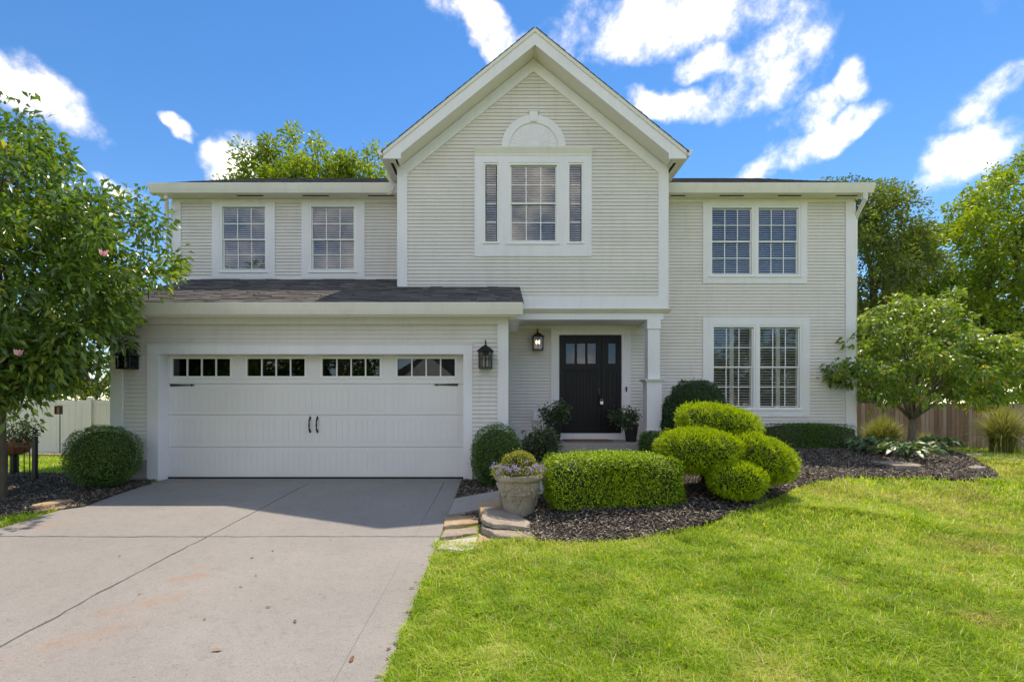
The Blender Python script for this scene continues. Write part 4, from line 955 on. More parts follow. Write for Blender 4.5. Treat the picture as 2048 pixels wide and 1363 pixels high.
# ------------------------------------------------------------------ foliage tools
def unit(v): return v/np.maximum(np.linalg.norm(v, axis=-1, keepdims=True), 1e-9)
def leaves(name, P, D, L, W, mat, parent, rnd=None, big=False, droop=0.15, r=None, N0=None):
    r = r or rng; n = len(P); D = unit(D); U = unit(np.cross(D, r.normal(0, 1, (n, 3)))) ; S = unit(np.cross(D, U))
    if N0 is not None: S = unit(np.cross(N0, D)+1e-6)
    # bias normals upward a little
    N = np.cross(D, S) if N0 is not None else np.cross(S, D); flip = np.where(N[:, 2:3] < 0, -1, 1) if N0 is None else np.ones((n, 1)); S = S*flip; N = N*flip
    L = np.broadcast_to(np.asarray(L, float), (n,))[:, None]; W = np.broadcast_to(np.asarray(W, float), (n,))[:, None]
    down = np.array([0, 0, -1.0])
    rn = r.uniform(0, 1, n) if rnd is None else rnd
    i0 = np.arange(n)[:, None]
    if big:
        a = P+D*L*0.45+S*W*0.5+N*W*0.16; b = P+D*L*0.45-S*W*0.5+N*W*0.16; mm = P+D*L*0.5; t = P+D*L+down*L*droop
        V = np.stack([P, a, b, mm, t], 1).reshape(-1, 3); k = 5
        Fc = np.concatenate([i0*k+[0, 3, 1], i0*k+[0, 2, 3], i0*k+[1, 3, 4], i0*k+[3, 2, 4]], 0)
    else:
        a = P+D*L*0.5+S*W*0.5; b = P+D*L*0.5-S*W*0.5; t = P+D*L+down*L*droop
        V = np.stack([P, a, t, b], 1).reshape(-1, 3); k = 4
        Fc = np.concatenate([i0*k+[0, 2, 1], i0*k+[0, 3, 2]], 0)
    return npmesh(name, V, Fc, mat, parent, attrs={'rnd': np.repeat(rn, k)})
def sph(n, r=None):
    v = (r or rng).normal(0, 1, (n, 3)); return unit(v)
def shrub_points(c, rad, p, n, rot=0, tilt=0, zmin=-9, depth=0.05, lump=0.04, r=None, lseed=1):
    r = r or rng; d = sph(n, r); a, b, e = rad
    q = (np.abs(d[:, 0]/a)**p+np.abs(d[:, 1]/b)**p+np.abs(d[:, 2]/e)**p)**(-1/p)
    P = d*q[:, None]
    Nn = unit(np.sign(P)*np.abs(P/np.array(rad))**(p-1)/np.array(rad))
    w = 1+lump*(2*vnoise(d[:, 0]*3+d[:, 2]*2+9, d[:, 1]*3-d[:, 2]*2+9, 1.7, lseed)-1)+lump*0.6*(2*vnoise(d[:, 0]*7+d[:, 2]*5+9, d[:, 1]*7+20, 1.0, lseed+5)-1)
    offs = np.abs(r.normal(0, depth, n)); stray = r.uniform(0, 1, n) < .04; offs = np.where(stray, -r.exponential(.014, n), offs)
    P = P*w[:, None]-Nn*offs[:, None]
    R = np.array(Matrix.Rotation(rot, 3, 'Z') @ Matrix.Rotation(tilt, 3, 'Y'))
    P = P @ R.T; Nn = Nn @ R.T
    P = P+np.array(c); k = P[:, 2] > zmin
    return P[k], Nn[k]
def core_mb(c, rad, p, s=0.9, rot=0, tilt=0, n=14):
    m = MB(); a, b, e = [q*s for q in rad]; rows = []
    R = Matrix.Rotation(rot, 3, 'Z') @ Matrix.Rotation(tilt, 3, 'Y')
    for i in range(n+1):
        th = math.pi*i/n
        for j in range(2*n):
            ph = math.pi*j/n; d = (math.sin(th)*math.cos(ph), math.sin(th)*math.sin(ph), math.cos(th))
            q = (abs(d[0]/a)**p+abs(d[1]/b)**p+abs(d[2]/e)**p)**(-1/p); v = R @ Vector((d[0]*q, d[1]*q, d[2]*q)); m.v.append((c[0]+v.x, c[1]+v.y, c[2]+v.z))
    for i in range(n):
        for j in range(2*n): m.f.append((i*2*n+j, (i+1)*2*n+j, (i+1)*2*n+(j+1) % (2*n), i*2*n+(j+1) % (2*n)))
    return m
def shrub(name, label, cat, c, rad, p=2.0, n=12000, mat='boxwood', L=(.018, .03), W=(.011, .017), rot=0, tilt=0, out=0.6, up=0.3, group=None, depth=.045, lump=.065, root=None, lseed=1, base=None, core=0.83):
    zb_ = base if base is not None else float(ground(c[0], c[1]))
    T_ = root or thing(name, label, cat, (c[0], c[1], zb_), group)
    P, Nn = shrub_points(c, rad, p, n, rot, tilt, zb_+.005, depth, lump, lseed=lseed)
    k = len(P); tg = unit(rng.normal(0, 1, (k, 3))); tg = unit(tg-Nn*(tg*Nn).sum(1)[:, None]); D = tg*.8+Nn*out*.75+rng.normal(0, .2, (k, 3))+np.array([0, 0, up])
    leaves('foliage' if root is None else 'foliage_pad', P, D, rng.uniform(*L, k), rng.uniform(*W, k), M[mat], T_, droop=.1, N0=unit(Nn*.4+np.array([0, 0, .75])+rng.normal(0, .33, (k, 3))), rnd=np.clip(rng.beta(2, 2.2, k)+0.12*rng.normal(0, 1, k), 0, 1))
    if root is None: obj('dark_core', core_mb(c, rad, p, core, rot, tilt), M['core'], T_, smooth=True)  # closed dark solid, blocks the view through and darkens the leaf gaps
    return T_

def limb_path(a, b, sag, r):
    a = Vector(a); b = Vector(b); pts = []
    off = Vector((r.normal(0, 1), r.normal(0, 1), r.normal(0, .4)))*sag
    for i in range(6):
        t = i/5; pts.append(a.lerp(b, t)+off*math.sin(math.pi*t)+Vector((0, 0, (b-a).length*.08*math.sin(math.pi*t))))
    return pts
def tree(name, label, base, trunk_h, trunk_r, ells, nclump, nleaf, clump_r, L, W, mat, bark='bark', big=False, group=None, seed=1, nlimb=22, shell=0.55, droop=.2, flat=1.0, cat='tree', lean=(0, 0), zlow=None, outw=.7):
    r = np.random.default_rng(seed); T_ = thing(name, label, cat, base, group); B = np.array(base, float)
    cs = []; w = np.array([e_[3]*e_[4]*e_[5] for e_ in ells])**.67; w = w/w.sum()
    for (cx, cy, cz, a, b, c_), q in zip(ells, w):
        n = max(3, int(nclump*q)); d = sph(n, r); rad = shell+(1-shell)*r.uniform(0, 1, n)**.6
        rad = rad*(0.86+.28*vnoise(d[:, 0]*2.3+5+cx, d[:, 1]*2.3+d[:, 2]*2+7, 1.5, seed))
        cs.append(np.array([cx, cy, cz])+d*rad[:, None]*np.array([a, b, c_]))
    cs = np.concatenate(cs)
    if zlow is not None: cs = cs[cs[:, 2] > zlow]
    crown_c = np.array([np.average([e_[i] for e_ in ells], weights=w) for i in range(3)])
    nc = len(cs); per = r.integers(int(nleaf/nc*.5), int(nleaf/nc*1.5)+1, nc); idx = np.repeat(np.arange(nc), per); n = len(idx)
    cr = clump_r*r.uniform(.6, 1.35, nc)[idx][:, None]
    dd = sph(n, r)*(r.uniform(0, 1, n)**.45)[:, None]*cr*np.array([1, 1, flat]); P = cs[idx]+dd
    D = unit(dd)*outw+unit(P-crown_c)*.35+r.normal(0, .45, (n, 3))+np.array([0, 0, -.12])
    cl = r.normal(0, .12, nc)[idx]
    leaves('crown', P, D, r.uniform(*L, n), r.uniform(*W, n), M[mat], T_, rnd=np.clip(r.beta(2, 2, n)+cl, 0, 1), big=big, droop=droop, r=r)
    m = MB(); top = Vector((B[0]+lean[0], B[1]+lean[1], B[2]+trunk_h))
    m.tube([B+np.array([0, 0, -.1]), B+np.array([0, 0, .12]), B+np.array([lean[0]*.4, lean[1]*.4, trunk_h*.5]), top], [trunk_r*1.35, trunk_r*1.08, trunk_r*.92, trunk_r*.8], 10)
    tops = cs[r.choice(nc, min(nlimb, nc), replace=False)]
    for i, t in enumerate(tops):
        s0 = top if i % 3 else Vector((B[0]+lean[0]*.8, B[1]+lean[1]*.8, B[2]+trunk_h*.85)); pts = limb_path(s0, t, (Vector(t)-s0).length*.06, r)
        m.tube(pts, [trunk_r*.5, trunk_r*.42, trunk_r*.33, trunk_r*.24, trunk_r*.15, trunk_r*.06], 5)
        tp = pts[3]
        near = cs[np.argsort(((cs-np.array(t))**2).sum(1))[1:4]]
        for q in near: m.tube(limb_path(tp, q, .05, r), [trunk_r*.2, trunk_r*.17, trunk_r*.13, trunk_r*.1, trunk_r*.07, trunk_r*.03], 4)
    obj('trunk', m, M[bark], T_, smooth=True)
    return T_

# ------------------------------------------------------------------ trees
mag = tree('magnolia_tree', 'large leafy magnolia with a few pink blooms left of the garage', (-7.05, 7.2, float(ground(-7.05, 7.2))), 1.55, .09,
     [(-7.1, 7.2, 2.95, 1.5, 1.5, 1.45), (-6.85, 7.3, 4.1, 1.2, 1.2, .9), (-7.0, 7.3, 4.85, .52, .6, .62), (-5.65, 7.4, 3.55, .95, .8, .72), (-7.0, 7.0, 1.95, 1.15, 1.0, .5), (-8.6, 7.2, 3.4, 1.5, 1.5, 1.9), (-6.0, 7.3, 2.75, .6, .7, .55), (-7.0, 6.8, 1.5, .85, .6, .33)],
     540, 35000, .27, (.075, .165), (.035, .068), 'magnolia', big=True, seed=11, shell=.6, nlimb=30, outw=.9)
# pink blooms
for i, (px, py, Y, lab) in enumerate(((207, 512, 6.15, 'pink magnolia bloom near the middle of the crown'), (22, 366, 6.6, 'pink magnolia bloom high at the left edge of the picture'), (38, 711, 6.1, 'bright pink magnolia bloom low at the left edge of the picture'), (12, 300, 6.6, 'small pale pink magnolia bloom near the crown top'))):
    c = np.array([PX(px, Y), Y, PZ(py, Y)]); n = 9; t = np.linspace(0, 2*np.pi, n, endpoint=False)
    D = np.stack([np.cos(t)*.6, np.sin(t)*.6, np.full(n, .8)], -1)
    leaves('bloom', np.repeat(c[None], n, 0), D, .085, .05, M['pink'], mag, big=True, droop=-.1)
tree('dogwood_tree', 'broad low dogwood tree on the mulch mound right of the house', (9.45, 11.75, float(ground(9.45, 11.75))), .62, .085,
     [(9.6, 11.6, 2.45, 2.0, 1.7, .75), (9.4, 11.7, 3.2, 1.3, 1.2, .7), (7.9, 11.0, 2.0, .95, .7, .36), (7.5, 10.6, 2.0, .55, .4, .22), (11.3, 11.8, 2.35, 1.1, 1.0, .75), (7.9, 10.7, 2.8, .55, .4, .3), (10.8, 11.9, 1.6, 1.3, 1.0, .42), (8.6, 10.9, 1.5, .9, .7, .3), (9.7, 11.9, 3.65, .6, .5, .3)],
     260, 12500, .26, (.09, .15), (.05, .082), 'dogwood', bark='barkl', big=True, seed=23, shell=.3, droop=.35, flat=.42, nlimb=18)
tree('backyard_tree', 'bright green tree rising behind the left roof of the house', (-9.0, 23, -.2), 5.5, .25,
     [(-8.9, 23, 11.3, 1.5, 1.6, 2.7), (-11.1, 23, 10.7, 1.2, 1.3, 2.2), (-6.3, 23, 11.0, 1.35, 1.4, 2.0), (-8.8, 23, 10.2, 3.6, 2.0, 2.4), (-8.5, 23, 8.0, 4.0, 2.6, 2.6)],
     340, 34000, .48, (.15, .25), (.07, .11), 'treelime', seed=31, shell=.5, zlow=8.0)
tree('backyard_tree', 'dark open ash tree just right of the house corner', (14.2, 19.5, -.2), 4.0, .24,
     [(13.8, 19.5, 6.3, 2.2, 2.0, 3.4), (12.9, 19.5, 9.0, .9, .9, 1.1), (14.8, 19.5, 8.6, 1.3, 1.2, 1.5), (15.6, 19.6, 7.0, 1.4, 1.3, 1.2), (13.2, 19.4, 3.6, 2.0, 1.8, 2.2)],
     360, 36000, .42, (.11, .18), (.05, .085), 'treedark', seed=43, shell=.4, group=None)
tree('backyard_tree', 'wide yellow green maple at the right edge behind the fence', (20.8, 21.5, -.2), 3.6, .3,
     [(20.5, 21.5, 7.2, 4.0, 3.2, 3.0), (22.6, 21.5, 9.0, 3.0, 2.6, 2.6), (18.2, 21.3, 6.6, 2.0, 2, 2.4), (24.5, 21.5, 6.5, 3.2, 3, 3.5), (20, 21, 4.0, 3.6, 2.6, 1.6)],
     460, 52000, .5, (.14, .24), (.07, .115), 'treelime', seed=57, shell=.55)
tree('backyard_tree', 'low dark tree behind the wood fence under the maple', (16.6, 23.5, -.2), 2.0, .2,
     [(16.5, 23.5, 3.6, 3.2, 2, 2.6), (20.5, 24, 3.0, 3.6, 2, 2.6), (25, 24, 3.4, 3.5, 2, 3)],
     220, 18000, .5, (.12, .2), (.06, .1), 'treedark', seed=61, shell=.4)
tree('backyard_tree', 'green tree far behind the white vinyl fence', (-17.5, 22, -.2), 2.0, .22,
     [(-17.5, 22, 3.4, 3.4, 2, 2.4), (-22, 22, 4.0, 3.5, 2, 3.2)], 200, 14000, .5, (.13, .2), (.06, .1), 'treeleaf', seed=67, shell=.5)
# across the street, seen only in the panes
st = tree('street_tree', 'leafy street tree across the road reflected in the garage panes', (-9.8, -13, -.8), 3.2, .25,
     [(-9.8, -13, 4.6, 3.2, 2.6, 3.4), (-12.8, -13.5, 3.8, 2.4, 2.2, 2.8)], 180, 14000, .6, (.18, .28), (.09, .14), 'treeleaf', seed=71, shell=.5)

tree('street_tree', 'leafy street tree across the road reflected in the lower right window', (17.0, -11, -.8), 3.0, .25,
     [(17.5, -11, 3.6, 3.4, 2.4, 3.4), (13.5, -11.5, 3.2, 2.0, 2.0, 2.2)], 180, 14000, .6, (.18, .28), (.09, .14), 'treedark', seed=73, shell=.5)
st2 = copy_tree(st); st2.location = (-17.5, -13.6, -.8); st2.rotation_euler.z = 1.9
st2['label'] = 'leftmost leafy street tree across the road reflected in the garage panes'; st['label'] = 'leafy street tree reflected in the middle garage panes'
# ------------------------------------------------------------------ shrubs
def gz_(x, y): return float(ground(x, y))
shrub('boxwood_ball', 'round clipped boxwood ball left of the garage door', 'shrub', (PX(207, 7.95), 7.95, .47), (.49, .49, .47), 2.15, 17000, 'boxwood', group='clipped boxwood balls', base=-.02, lseed=3)
shrub('boxwood_ball', 'egg shaped clipped boxwood between garage and porch', 'shrub', (PX(993, 8.15), 8.15, .46), (.40, .40, .50), 2.2, 15000, 'boxwood', group='clipped boxwood balls', base=-.02, lseed=5)
shrub('dome_yew', 'tall dark green domed yew between column and lower window', 'shrub', (PX(1392, 9.9), 9.95, .92), (.60, .55, .86), 2.1, 46000, 'darkyew', (.03, .05), (.010, .016), base=.3, lseed=7, core=.93, depth=.03)
hx, hy = on_ground(1226, 1017); hc = hy+.53; hg = gz_(PX(1226, hc), hc)-.10; ht = PZ(914, hy+.12)
shrub('box_hedge', 'bright green square clipped hedge behind the stone urn', 'shrub', (PX(1220, hc), hc, (hg+ht)/2), (132*hc/F-.02, .55, (ht-hg)/2), 7, 46000, 'privet', (.022, .038), (.012, .019), rot=.12, base=hg, lseed=9, lump=.04, up=.2, core=.93, depth=.03)
shrub('low_hedge', 'low dark clipped hedge under the lower right window', 'shrub', (6.35, 10.6, .58), (1.0, .30, .31), 6, 22000, 'boxwood', base=.28, lseed=11, lump=.02, core=.9, depth=.03)
shrub('low_hedge', 'short dark clipped hedge block at the porch column foot', 'shrub', (PX(1311, 9.45), 9.45, .48), (.27, .25, .30), 5, 8000, 'boxwood', base=.2, lseed=13, lump=.02, core=.9, depth=.03)
# cloud-pruned yew with four pads
yx, yy = on_ground(1410, 966)
yb = thing('cloud_yew', 'yellow green yew clipped into four cloud pads', 'shrub', (yx, yy, gz_(yx, yy)))
pads = [((PX(1436, 6.9), 6.9, PZ(846, 6.9)), (.525, .45, .215), .20, 20000), ((PX(1396, 6.5), 6.48, PZ(900, 6.5)), (.49, .45, .255), .07, 20000),
        ((PX(1514, 6.5), 6.55, PZ(914, 6.5)), (.475, .45, .255), .38, 20000), ((PX(1474, 6.1), 6.12, PZ(958, 6.1)), (.315, .285, .20), .10, 10000)]
for i, (c, rad, tl, n) in enumerate(pads):
    P, Nn = shrub_points(c, rad, 2.5, n, 0, tl, -9, .03, .085, lseed=20+i); k = len(P)
    D = Nn*.8+rng.normal(0, .45, (k, 3))+np.array([0, 0, .35])
    pd = leaves('foliage_pad', P, D, rng.uniform(.035, .065, k), rng.uniform(.007, .013, k), M['yew'], yb, droop=.05, rnd=np.clip(rng.beta(2, 2, k), 0, 1), N0=unit(Nn*.4+np.array([0, 0, .75])+rng.normal(0, .35, (k, 3))))
    obj('dark_core', core_mb(c, rad, 2.5, .90, 0, tl), M['core'], pd, smooth=True)  # same dark filler solid inside each pad, shade put into its colour
m = MB(); b0 = Vector((yx, yy, gz_(yx, yy)-.05))
for c, rad, tl, n in pads: m.tube([b0+Vector((random.uniform(-.05, .05), random.uniform(-.05, .05), 0)), b0.lerp(Vector(c), .45)+Vector((0, 0, -.03)), Vector(c)], [.045, .035, .02], 7)
obj('trunk', m, M['bark'], yb, smooth=True)

def bushy(name, label, c, zbase, h, rx, n, mat, L, W, stems=10, pot=None, seed=5, droop=.3, root=None, cat='shrub', big=True):
    r = np.random.default_rng(seed); T_ = root or thing(name, label, cat, (c[0], c[1], zbase))
    m = MB(); tips = []
    for i in range(stems):
        a = r.uniform(0, 6.28); q = rx*r.uniform(.15, 1); hh = h*r.uniform(.55, 1)*(1-.35*(q/rx)**2)
        tip = Vector((c[0]+q*math.cos(a), c[1]+q*math.sin(a), zbase+hh)); b_ = Vector((c[0]+.05*math.cos(a), c[1]+.05*math.sin(a), zbase))
        pts = limb_path(b_, tip, .05, r); m.tube(pts, [.008, .007, .006, .005, .004, .002], 5)
        tips += [(pts[j].lerp(pts[j+1], t)) for j in range(1, 5) for t in (0, .5)]
    tp = np.array([tuple(t) for t in tips]); idx = r.integers(0, len(tp), n); P = tp[idx]+r.normal(0, .05, (n, 3))
    D = unit(P-np.array([c[0], c[1], zbase+h*.3]))*.7+r.normal(0, .5, (n, 3))
    leaves('foliage', P, D, r.uniform(*L, n), r.uniform(*W, n), M[mat], T_, big=big, droop=droop, r=r)
    obj('stem', m, M['bark'], T_, smooth=True); return T_
bushy('porch_shrub', 'loose leafy shrub at the porch corner behind the boxwood', (PX(1085, 9.15), 9.15), gz_(.75, 9.15), .95, .50, 3400, 'rose', (.05, .09), (.025, .045), 34, seed=3)
def potted(label, x, y, z, ph, pr, h, rx, seed):
    p = thing('flower_pot', label, 'pot', (x, y, z))
    obj('pot', MB().lathe([(pr*.62, 0), (pr*.7, .02), (pr*.95, ph*.9), (pr*1.06, ph*.92), (pr*1.06, ph), (pr*.92, ph), (pr*.9, ph-.03)], (x, y, z), 20), M['potblack'], p, smooth=True)
    return p
potted('tall black pot left of the front door', PX(1108, 10.4), 10.4, .53, .42, .17, .5, .3, 4)
bushy('potted_shrub', 'dense leafy plant in the pot left of the front door', (PX(1106, 10.4), 10.4), .90, .50, .32, 1500, 'rose', (.05, .08), (.025, .04), 26, seed=6)
potted('black pot right of the front door', PX(1262, 10.45), 10.45, .53, .36, .15, .5, .3, 4)
bushy('potted_shrub', 'sparse flowering plant in the pot right of the front door', (PX(1255, 10.4), 10.4), .82, .48, .38, 900, 'rose', (.05, .08), (.025, .04), 20, seed=8)

# urn
def urn():
    X, Y = on_ground(1037, 1030); z = gz_(X, Y); U = thing('stone_urn', 'weathered cast stone urn with grape relief on the flagstones', 'planter', (X, Y, z))
    H = .50
    prof = [(.165, 0), (.17, .012), (.185, .06), (.215, .22), (.245, .38), (.262, .43), (.285, .435), (.295, .455), (.288, .485), (.268, H), (.245, H), (.235, H-.05)]
    fn = lambda t, zz: 1+.012*math.sin(t*3+zz*20)+.008*math.sin(t*9)
    b = obj('bowl', MB().lathe(prof, (X, Y, z), 48, fn), M['urn'], U, smooth=True)
    obj('soil', MB().lathe([(.0, H-.06), (.236, H-.055)], (X, Y, z), 24), M['soil'], U)
    def grape(t, zz, r):
        rad = .178+.184*zz
        cx_, cy = X+rad*math.cos(t), Y+rad*math.sin(t)
        return MB().lathe([(r*.1, -r), (r*.7, -r*.7), (r, 0), (r*.7, r*.7), (r*.1, r)], (cx_, cy, z+zz), 7)
    rr = random.Random(4)
    for cl, (t0, z0, s) in enumerate(((-math.pi/2-.15, .20, 1), (-math.pi/2-1.05, .31, .9), (-math.pi/2+.9, .31, .9), (0, .2, 1), (math.pi, .2, 1))):
        m = MB()
        for row in range(6):
            for k in range(6-row):
                g_ = grape(t0+(k-(5-row)/2)*.115*s+rr.uniform(-.02, .02), z0+.08-row*.030*s, .021); o = len(m.v); m.v += g_.v; m.f += [tuple(i+o for i in f) for f in g_.f]
        tag(obj('grape_relief', m, M['urn'], b, smooth=True))
    m = MB()
    for k in range(64):
        t = 2*math.pi*k/64+rr.uniform(-.03, .03); zz = .325-.05*math.cos(t*5)+rr.uniform(-.02, .02); g_ = grape(t, zz, rr.uniform(.016, .028)); o = len(m.v); m.v += g_.v; m.f += [tuple(i+o for i in f) for f in g_.f]
    obj('garland_relief', m, M['urn'], b, smooth=True)
    # plants in the urn
    shrub('golden_topiary', 'small golden boxwood ball in the stone urn', 'shrub', (X+.005, Y+.03, z+H+.10), (.205, .20, .16), 2.1, 5200, 'golden', (.016, .026), (.010, .015), base=z+H-.05, depth=.02)
    F_ = thing('purple_flowers', 'purple flowers spilling round the rim of the stone urn', 'flowers', (X, Y, z+H))
    r = np.random.default_rng(5); n = 2600; t = r.uniform(0, 6.28, n); q = r.uniform(.15, .32, n); zz = z+H+.06-((q-.2)**2)*3+r.normal(0, .03, n)
    P = np.stack([X+q*np.cos(t), Y+q*np.sin(t), zz], -1); D = np.stack([np.cos(t), np.sin(t), r.uniform(-.3, .9, n)], -1)+r.normal(0, .4, (n, 3))
    leaves('foliage', P, D, r.uniform(.018, .035, n), r.uniform(.01, .016, n), M['filler'], F_, r=r)
    nf = 90; t = r.uniform(0, 6.28, nf); q = r.uniform(.20, .33, nf); Cn = np.stack([X+q*np.cos(t), Y+q*np.sin(t), z+H+.10-((q-.2)**2)*3+r.normal(0, .022, nf)], -1)
    pn = 16; P = np.repeat(Cn, pn, 0)+r.normal(0, .010, (nf*pn, 3)); D = sph(nf*pn, r)+np.array([0, 0, .6])
    leaves('petals', P, D, .014, .012, M['purple'], F_, r=r)
urn()

# hostas and ornamental grass
def hosta(label, x, y, rad, n, seed):
    r = np.random.default_rng(seed); z = gz_(x, y); T_ = thing('hosta', label, 'plant', (x, y, z), 'hostas under the dogwood')
    t = r.uniform(0, 6.28, n); q = rad*r.uniform(.1, .75, n); P = np.stack([x+q*np.cos(t), y+q*np.sin(t), z+.20*(1-(q/rad)**2)+.06+r.normal(0, .015, n)], -1)
    D = np.stack([np.cos(t), np.sin(t), .35-.6*q/rad+r.normal(0, .15, n)], -1)
    leaves('leaf_rosette', P, D, r.uniform(.14, .22, n), r.uniform(.07, .11, n), M['hosta'], T_, big=True, droop=.35, r=r)
    m = MB()
    for i in range(0, n, 3): m.tube([(x, y, z), tuple(P[i])], [.006, .004], 4)
    obj('stem', m, M['hosta'], T_)
for i, (px, py, rad, n, lab) in enumerate(((1762, 908, .42, 60, 'small hosta nearest the house under the dogwood'), (1812, 918, .55, 95, 'largest hosta spilling over the long edging stone'), (1880, 905, .42, 60, 'hosta behind the dogwood trunk on the right'), (1725, 903, .3, 36, 'low hosta by the house corner post'))):
    x, y = on_ground(px, py); hosta(lab, x, y, rad, n, 40+i)
def fountain_grass(label, x, y, h, n, seed, spread=1.0, plumes=0):
    r = np.random.default_rng(seed); z = gz_(x, y); T_ = thing('ornamental_grass', label, 'plant', (x, y, z), 'ornamental grasses by the fence')
    t = r.uniform(0, 6.28, n); lean = np.abs(r.normal(0, .5, n))*spread; hh = h*r.uniform(.6, 1.05, n); seg = 6; w = r.uniform(.008, .014, n)
    sx_ = np.cos(t); sy = np.sin(t); b0 = r.normal(0, .10, (n, 2)); V = []
    for k in range(seg+1):
        s = k/seg; ox = lean*hh*(s**2)*.9; zz = hh*(s-.42*lean*s**2.6); ww = w*(1-s*.9)
        cx_ = x+b0[:, 0]+sx_*ox; cy = y+b0[:, 1]+sy*ox
        V += [np.stack([cx_-sy*ww, cy+sx_*ww, z+zz], -1), np.stack([cx_+sy*ww, cy-sx_*ww, z+zz], -1)]
    V = np.stack(V, 1).reshape(-1, 3); i0 = np.arange(n)[:, None]*(2*(seg+1)); Fc = np.concatenate([i0+[2*k, 2*k+1, 2*k+3, 2*k+2] for k in range(seg)], 0)
    npmesh('blades', V, Fc, M['ograss'], T_, attrs={'rnd': np.repeat(r.uniform(0, 1, n), 2*(seg+1))})
fountain_grass('tall fountain grass at the right edge before the grey fence end', *on_ground(2005, 905), 1.6, 2200, 3, 1.5)
fountain_grass('bushy ornamental grass between house corner and dogwood trunk', 9.75, 13.05, .95, 2200, 4, 1.25)
fountain_grass('small ornamental grass beside the dogwood trunk', 10.75, 13.0, .6, 500, 6, 1.2)

# ------------------------------------------------------------------ stones
def stone(label, poly, z0, th, mat, group, seed, tilt=(0, 0), name='flagstone'):
    r = random.Random(seed); P = []
    n = len(poly)
    for i in range(n):
        a, b = poly[i], poly[(i+1) % n]; k = max(2, int(math.hypot(b[0]-a[0], b[1]-a[1])/.05))
        for j in range(k): t = j/k; P.append((a[0]+(b[0]-a[0])*t+r.uniform(-.009, .009), a[1]+(b[1]-a[1])*t+r.uniform(-.009, .009)))
    cx_ = sum(p[0] for p in P)/len(P); cy = sum(p[1] for p in P)/len(P); m = MB(); rings = []
    for fr, s in ((0, .95), (.3, 1.0), (.62, .985), (.9, .97), (1.0, .93)):
        rings.append([(cx_+(x-cx_)*(s+r.uniform(-.012, .012)), cy+(y-cy)*(s+r.uniform(-.012, .012)), z0+th*fr+tilt[0]*(x-cx_)+tilt[1]*(y-cy)+r.uniform(-.004, .004)) for x, y in P])
    for g_ in rings: m.v += g_
    N_ = len(P)
    for i in range(len(rings)-1):
        for j in range(N_): m.f.append((i*N_+j, i*N_+(j+1) % N_, (i+1)*N_+(j+1) % N_, (i+1)*N_+j))
    m.f.append(tuple(range(N_-1, -1, -1))); m.v.append((cx_, cy, z0+th+r.uniform(0, .006))); c_ = len(m.v)-1; o = (len(rings)-1)*N_
    for j in range(N_): m.f.append((o+j, o+(j+1) % N_, c_))
    return tag(obj(name, m, M[mat]), label, 'stone', group)
def ring_from(pxs): return [on_ground(*p) for p in pxs]
gp = 'flagstones round the stone urn'; gq = 'flagstones beside the driveway edge'
def zlow_(poly): return min(gz_(x, y) for x, y in poly)
p1 = ring_from([(886, 1058), (888, 1038), (953, 1028), (957, 1048)]); stone('tan flagstone nearest the walkway at the driveway edge', p1, zlow_(p1)-.03, .075, 'stone_tan', gq, 1, (0, .02))
p1 = ring_from([(880, 1080), (888, 1061), (955, 1052), (955, 1066)]); stone('grey brown flagstone in the middle of the driveway edge', p1, zlow_(p1)-.03, .06, 'stone_grey', gq, 2)
p1 = ring_from([(874, 1100), (880, 1083), (955, 1070), (953, 1098), (925, 1106)]); stone('pale flagstone touching the lawn at the driveway edge', p1, zlow_(p1)-.03, .055, 'stone_pale', gq, 3)
p1 = ring_from([(957, 1100), (957, 1062), (990, 1070), (1000, 1085)]); stone('tan ground stone at the lawn corner under the stack', p1, zlow_(p1)-.03, .05, 'stone_tan', gp, 4)
p2 = ring_from([(962, 1066), (965, 1040), (1010, 1030), (1065, 1060), (1075, 1080), (1000, 1084)]); z_ = zlow_(p2)
stone('lower brown flagstone of the stack before the urn', p2, z_-.02, .085, 'stone_grey', gp, 5, (-.03, 0))
p3 = ring_from([(962, 1062), (965, 1035), (1000, 1022), (1062, 1052), (1058, 1066), (985, 1070)]); stone('upper grey flagstone with rough edge before the urn', p3, z_+.075, .06, 'stone_grey', gp, 6, (-.07, .03))
p4 = ring_from([(960, 1045), (958, 1028), (985, 1018), (1012, 1022), (1010, 1040)]); stone('tan peaked stone behind the stack left of the urn', p4, z_+.0, .16, 'stone_tan', gp, 7, (-.1, .12))
p5 = [(.02, 5.98), (.45, 5.95), (.5, 6.35), (.05, 6.4)]
# left edging stones
gl_ = 'edging stones of the left bed'
for i, (a, lab) in enumerate(((((60, 1024), (150, 1006), (168, 1010), (70, 1029)), 'lower slat of the flat edging stones left of the driveway'), (((62, 1018), (120, 1004), (150, 1004), (70, 1024)), 'upper slat of the flat edging stones left of the driveway'))):
    p1 = ring_from(a); stone(lab, p1, zlow_(p1)-.02+.035*i, .055, 'stone_tan', gl_, 20+i, name='edging_stone')
gr_ = 'edging stones of the dogwood mound'
p1 = ring_from([(1738, 924), (1760, 919), (1845, 936), (1840, 944), (1790, 940)]); stone('long grey edging stone under the largest hosta', p1, zlow_(p1)-.02, .12, 'stone_grey', gr_, 30, name='edging_stone')
p1 = ring_from([(1925, 910), (1960, 907), (1966, 912), (1935, 914)]); stone('flat tan stone in the grass behind the mound', p1, zlow_(p1)-.02, .06, 'stone_tan', gr_, 31, name='edging_stone')
p1 = ring_from([(1778, 895), (1798, 891), (1800, 897), (1785, 899)]); stone('small pale stone among the hostas', p1, zlow_(p1)-.02, .14, 'stone_tan', gr_, 32, name='edging_stone')
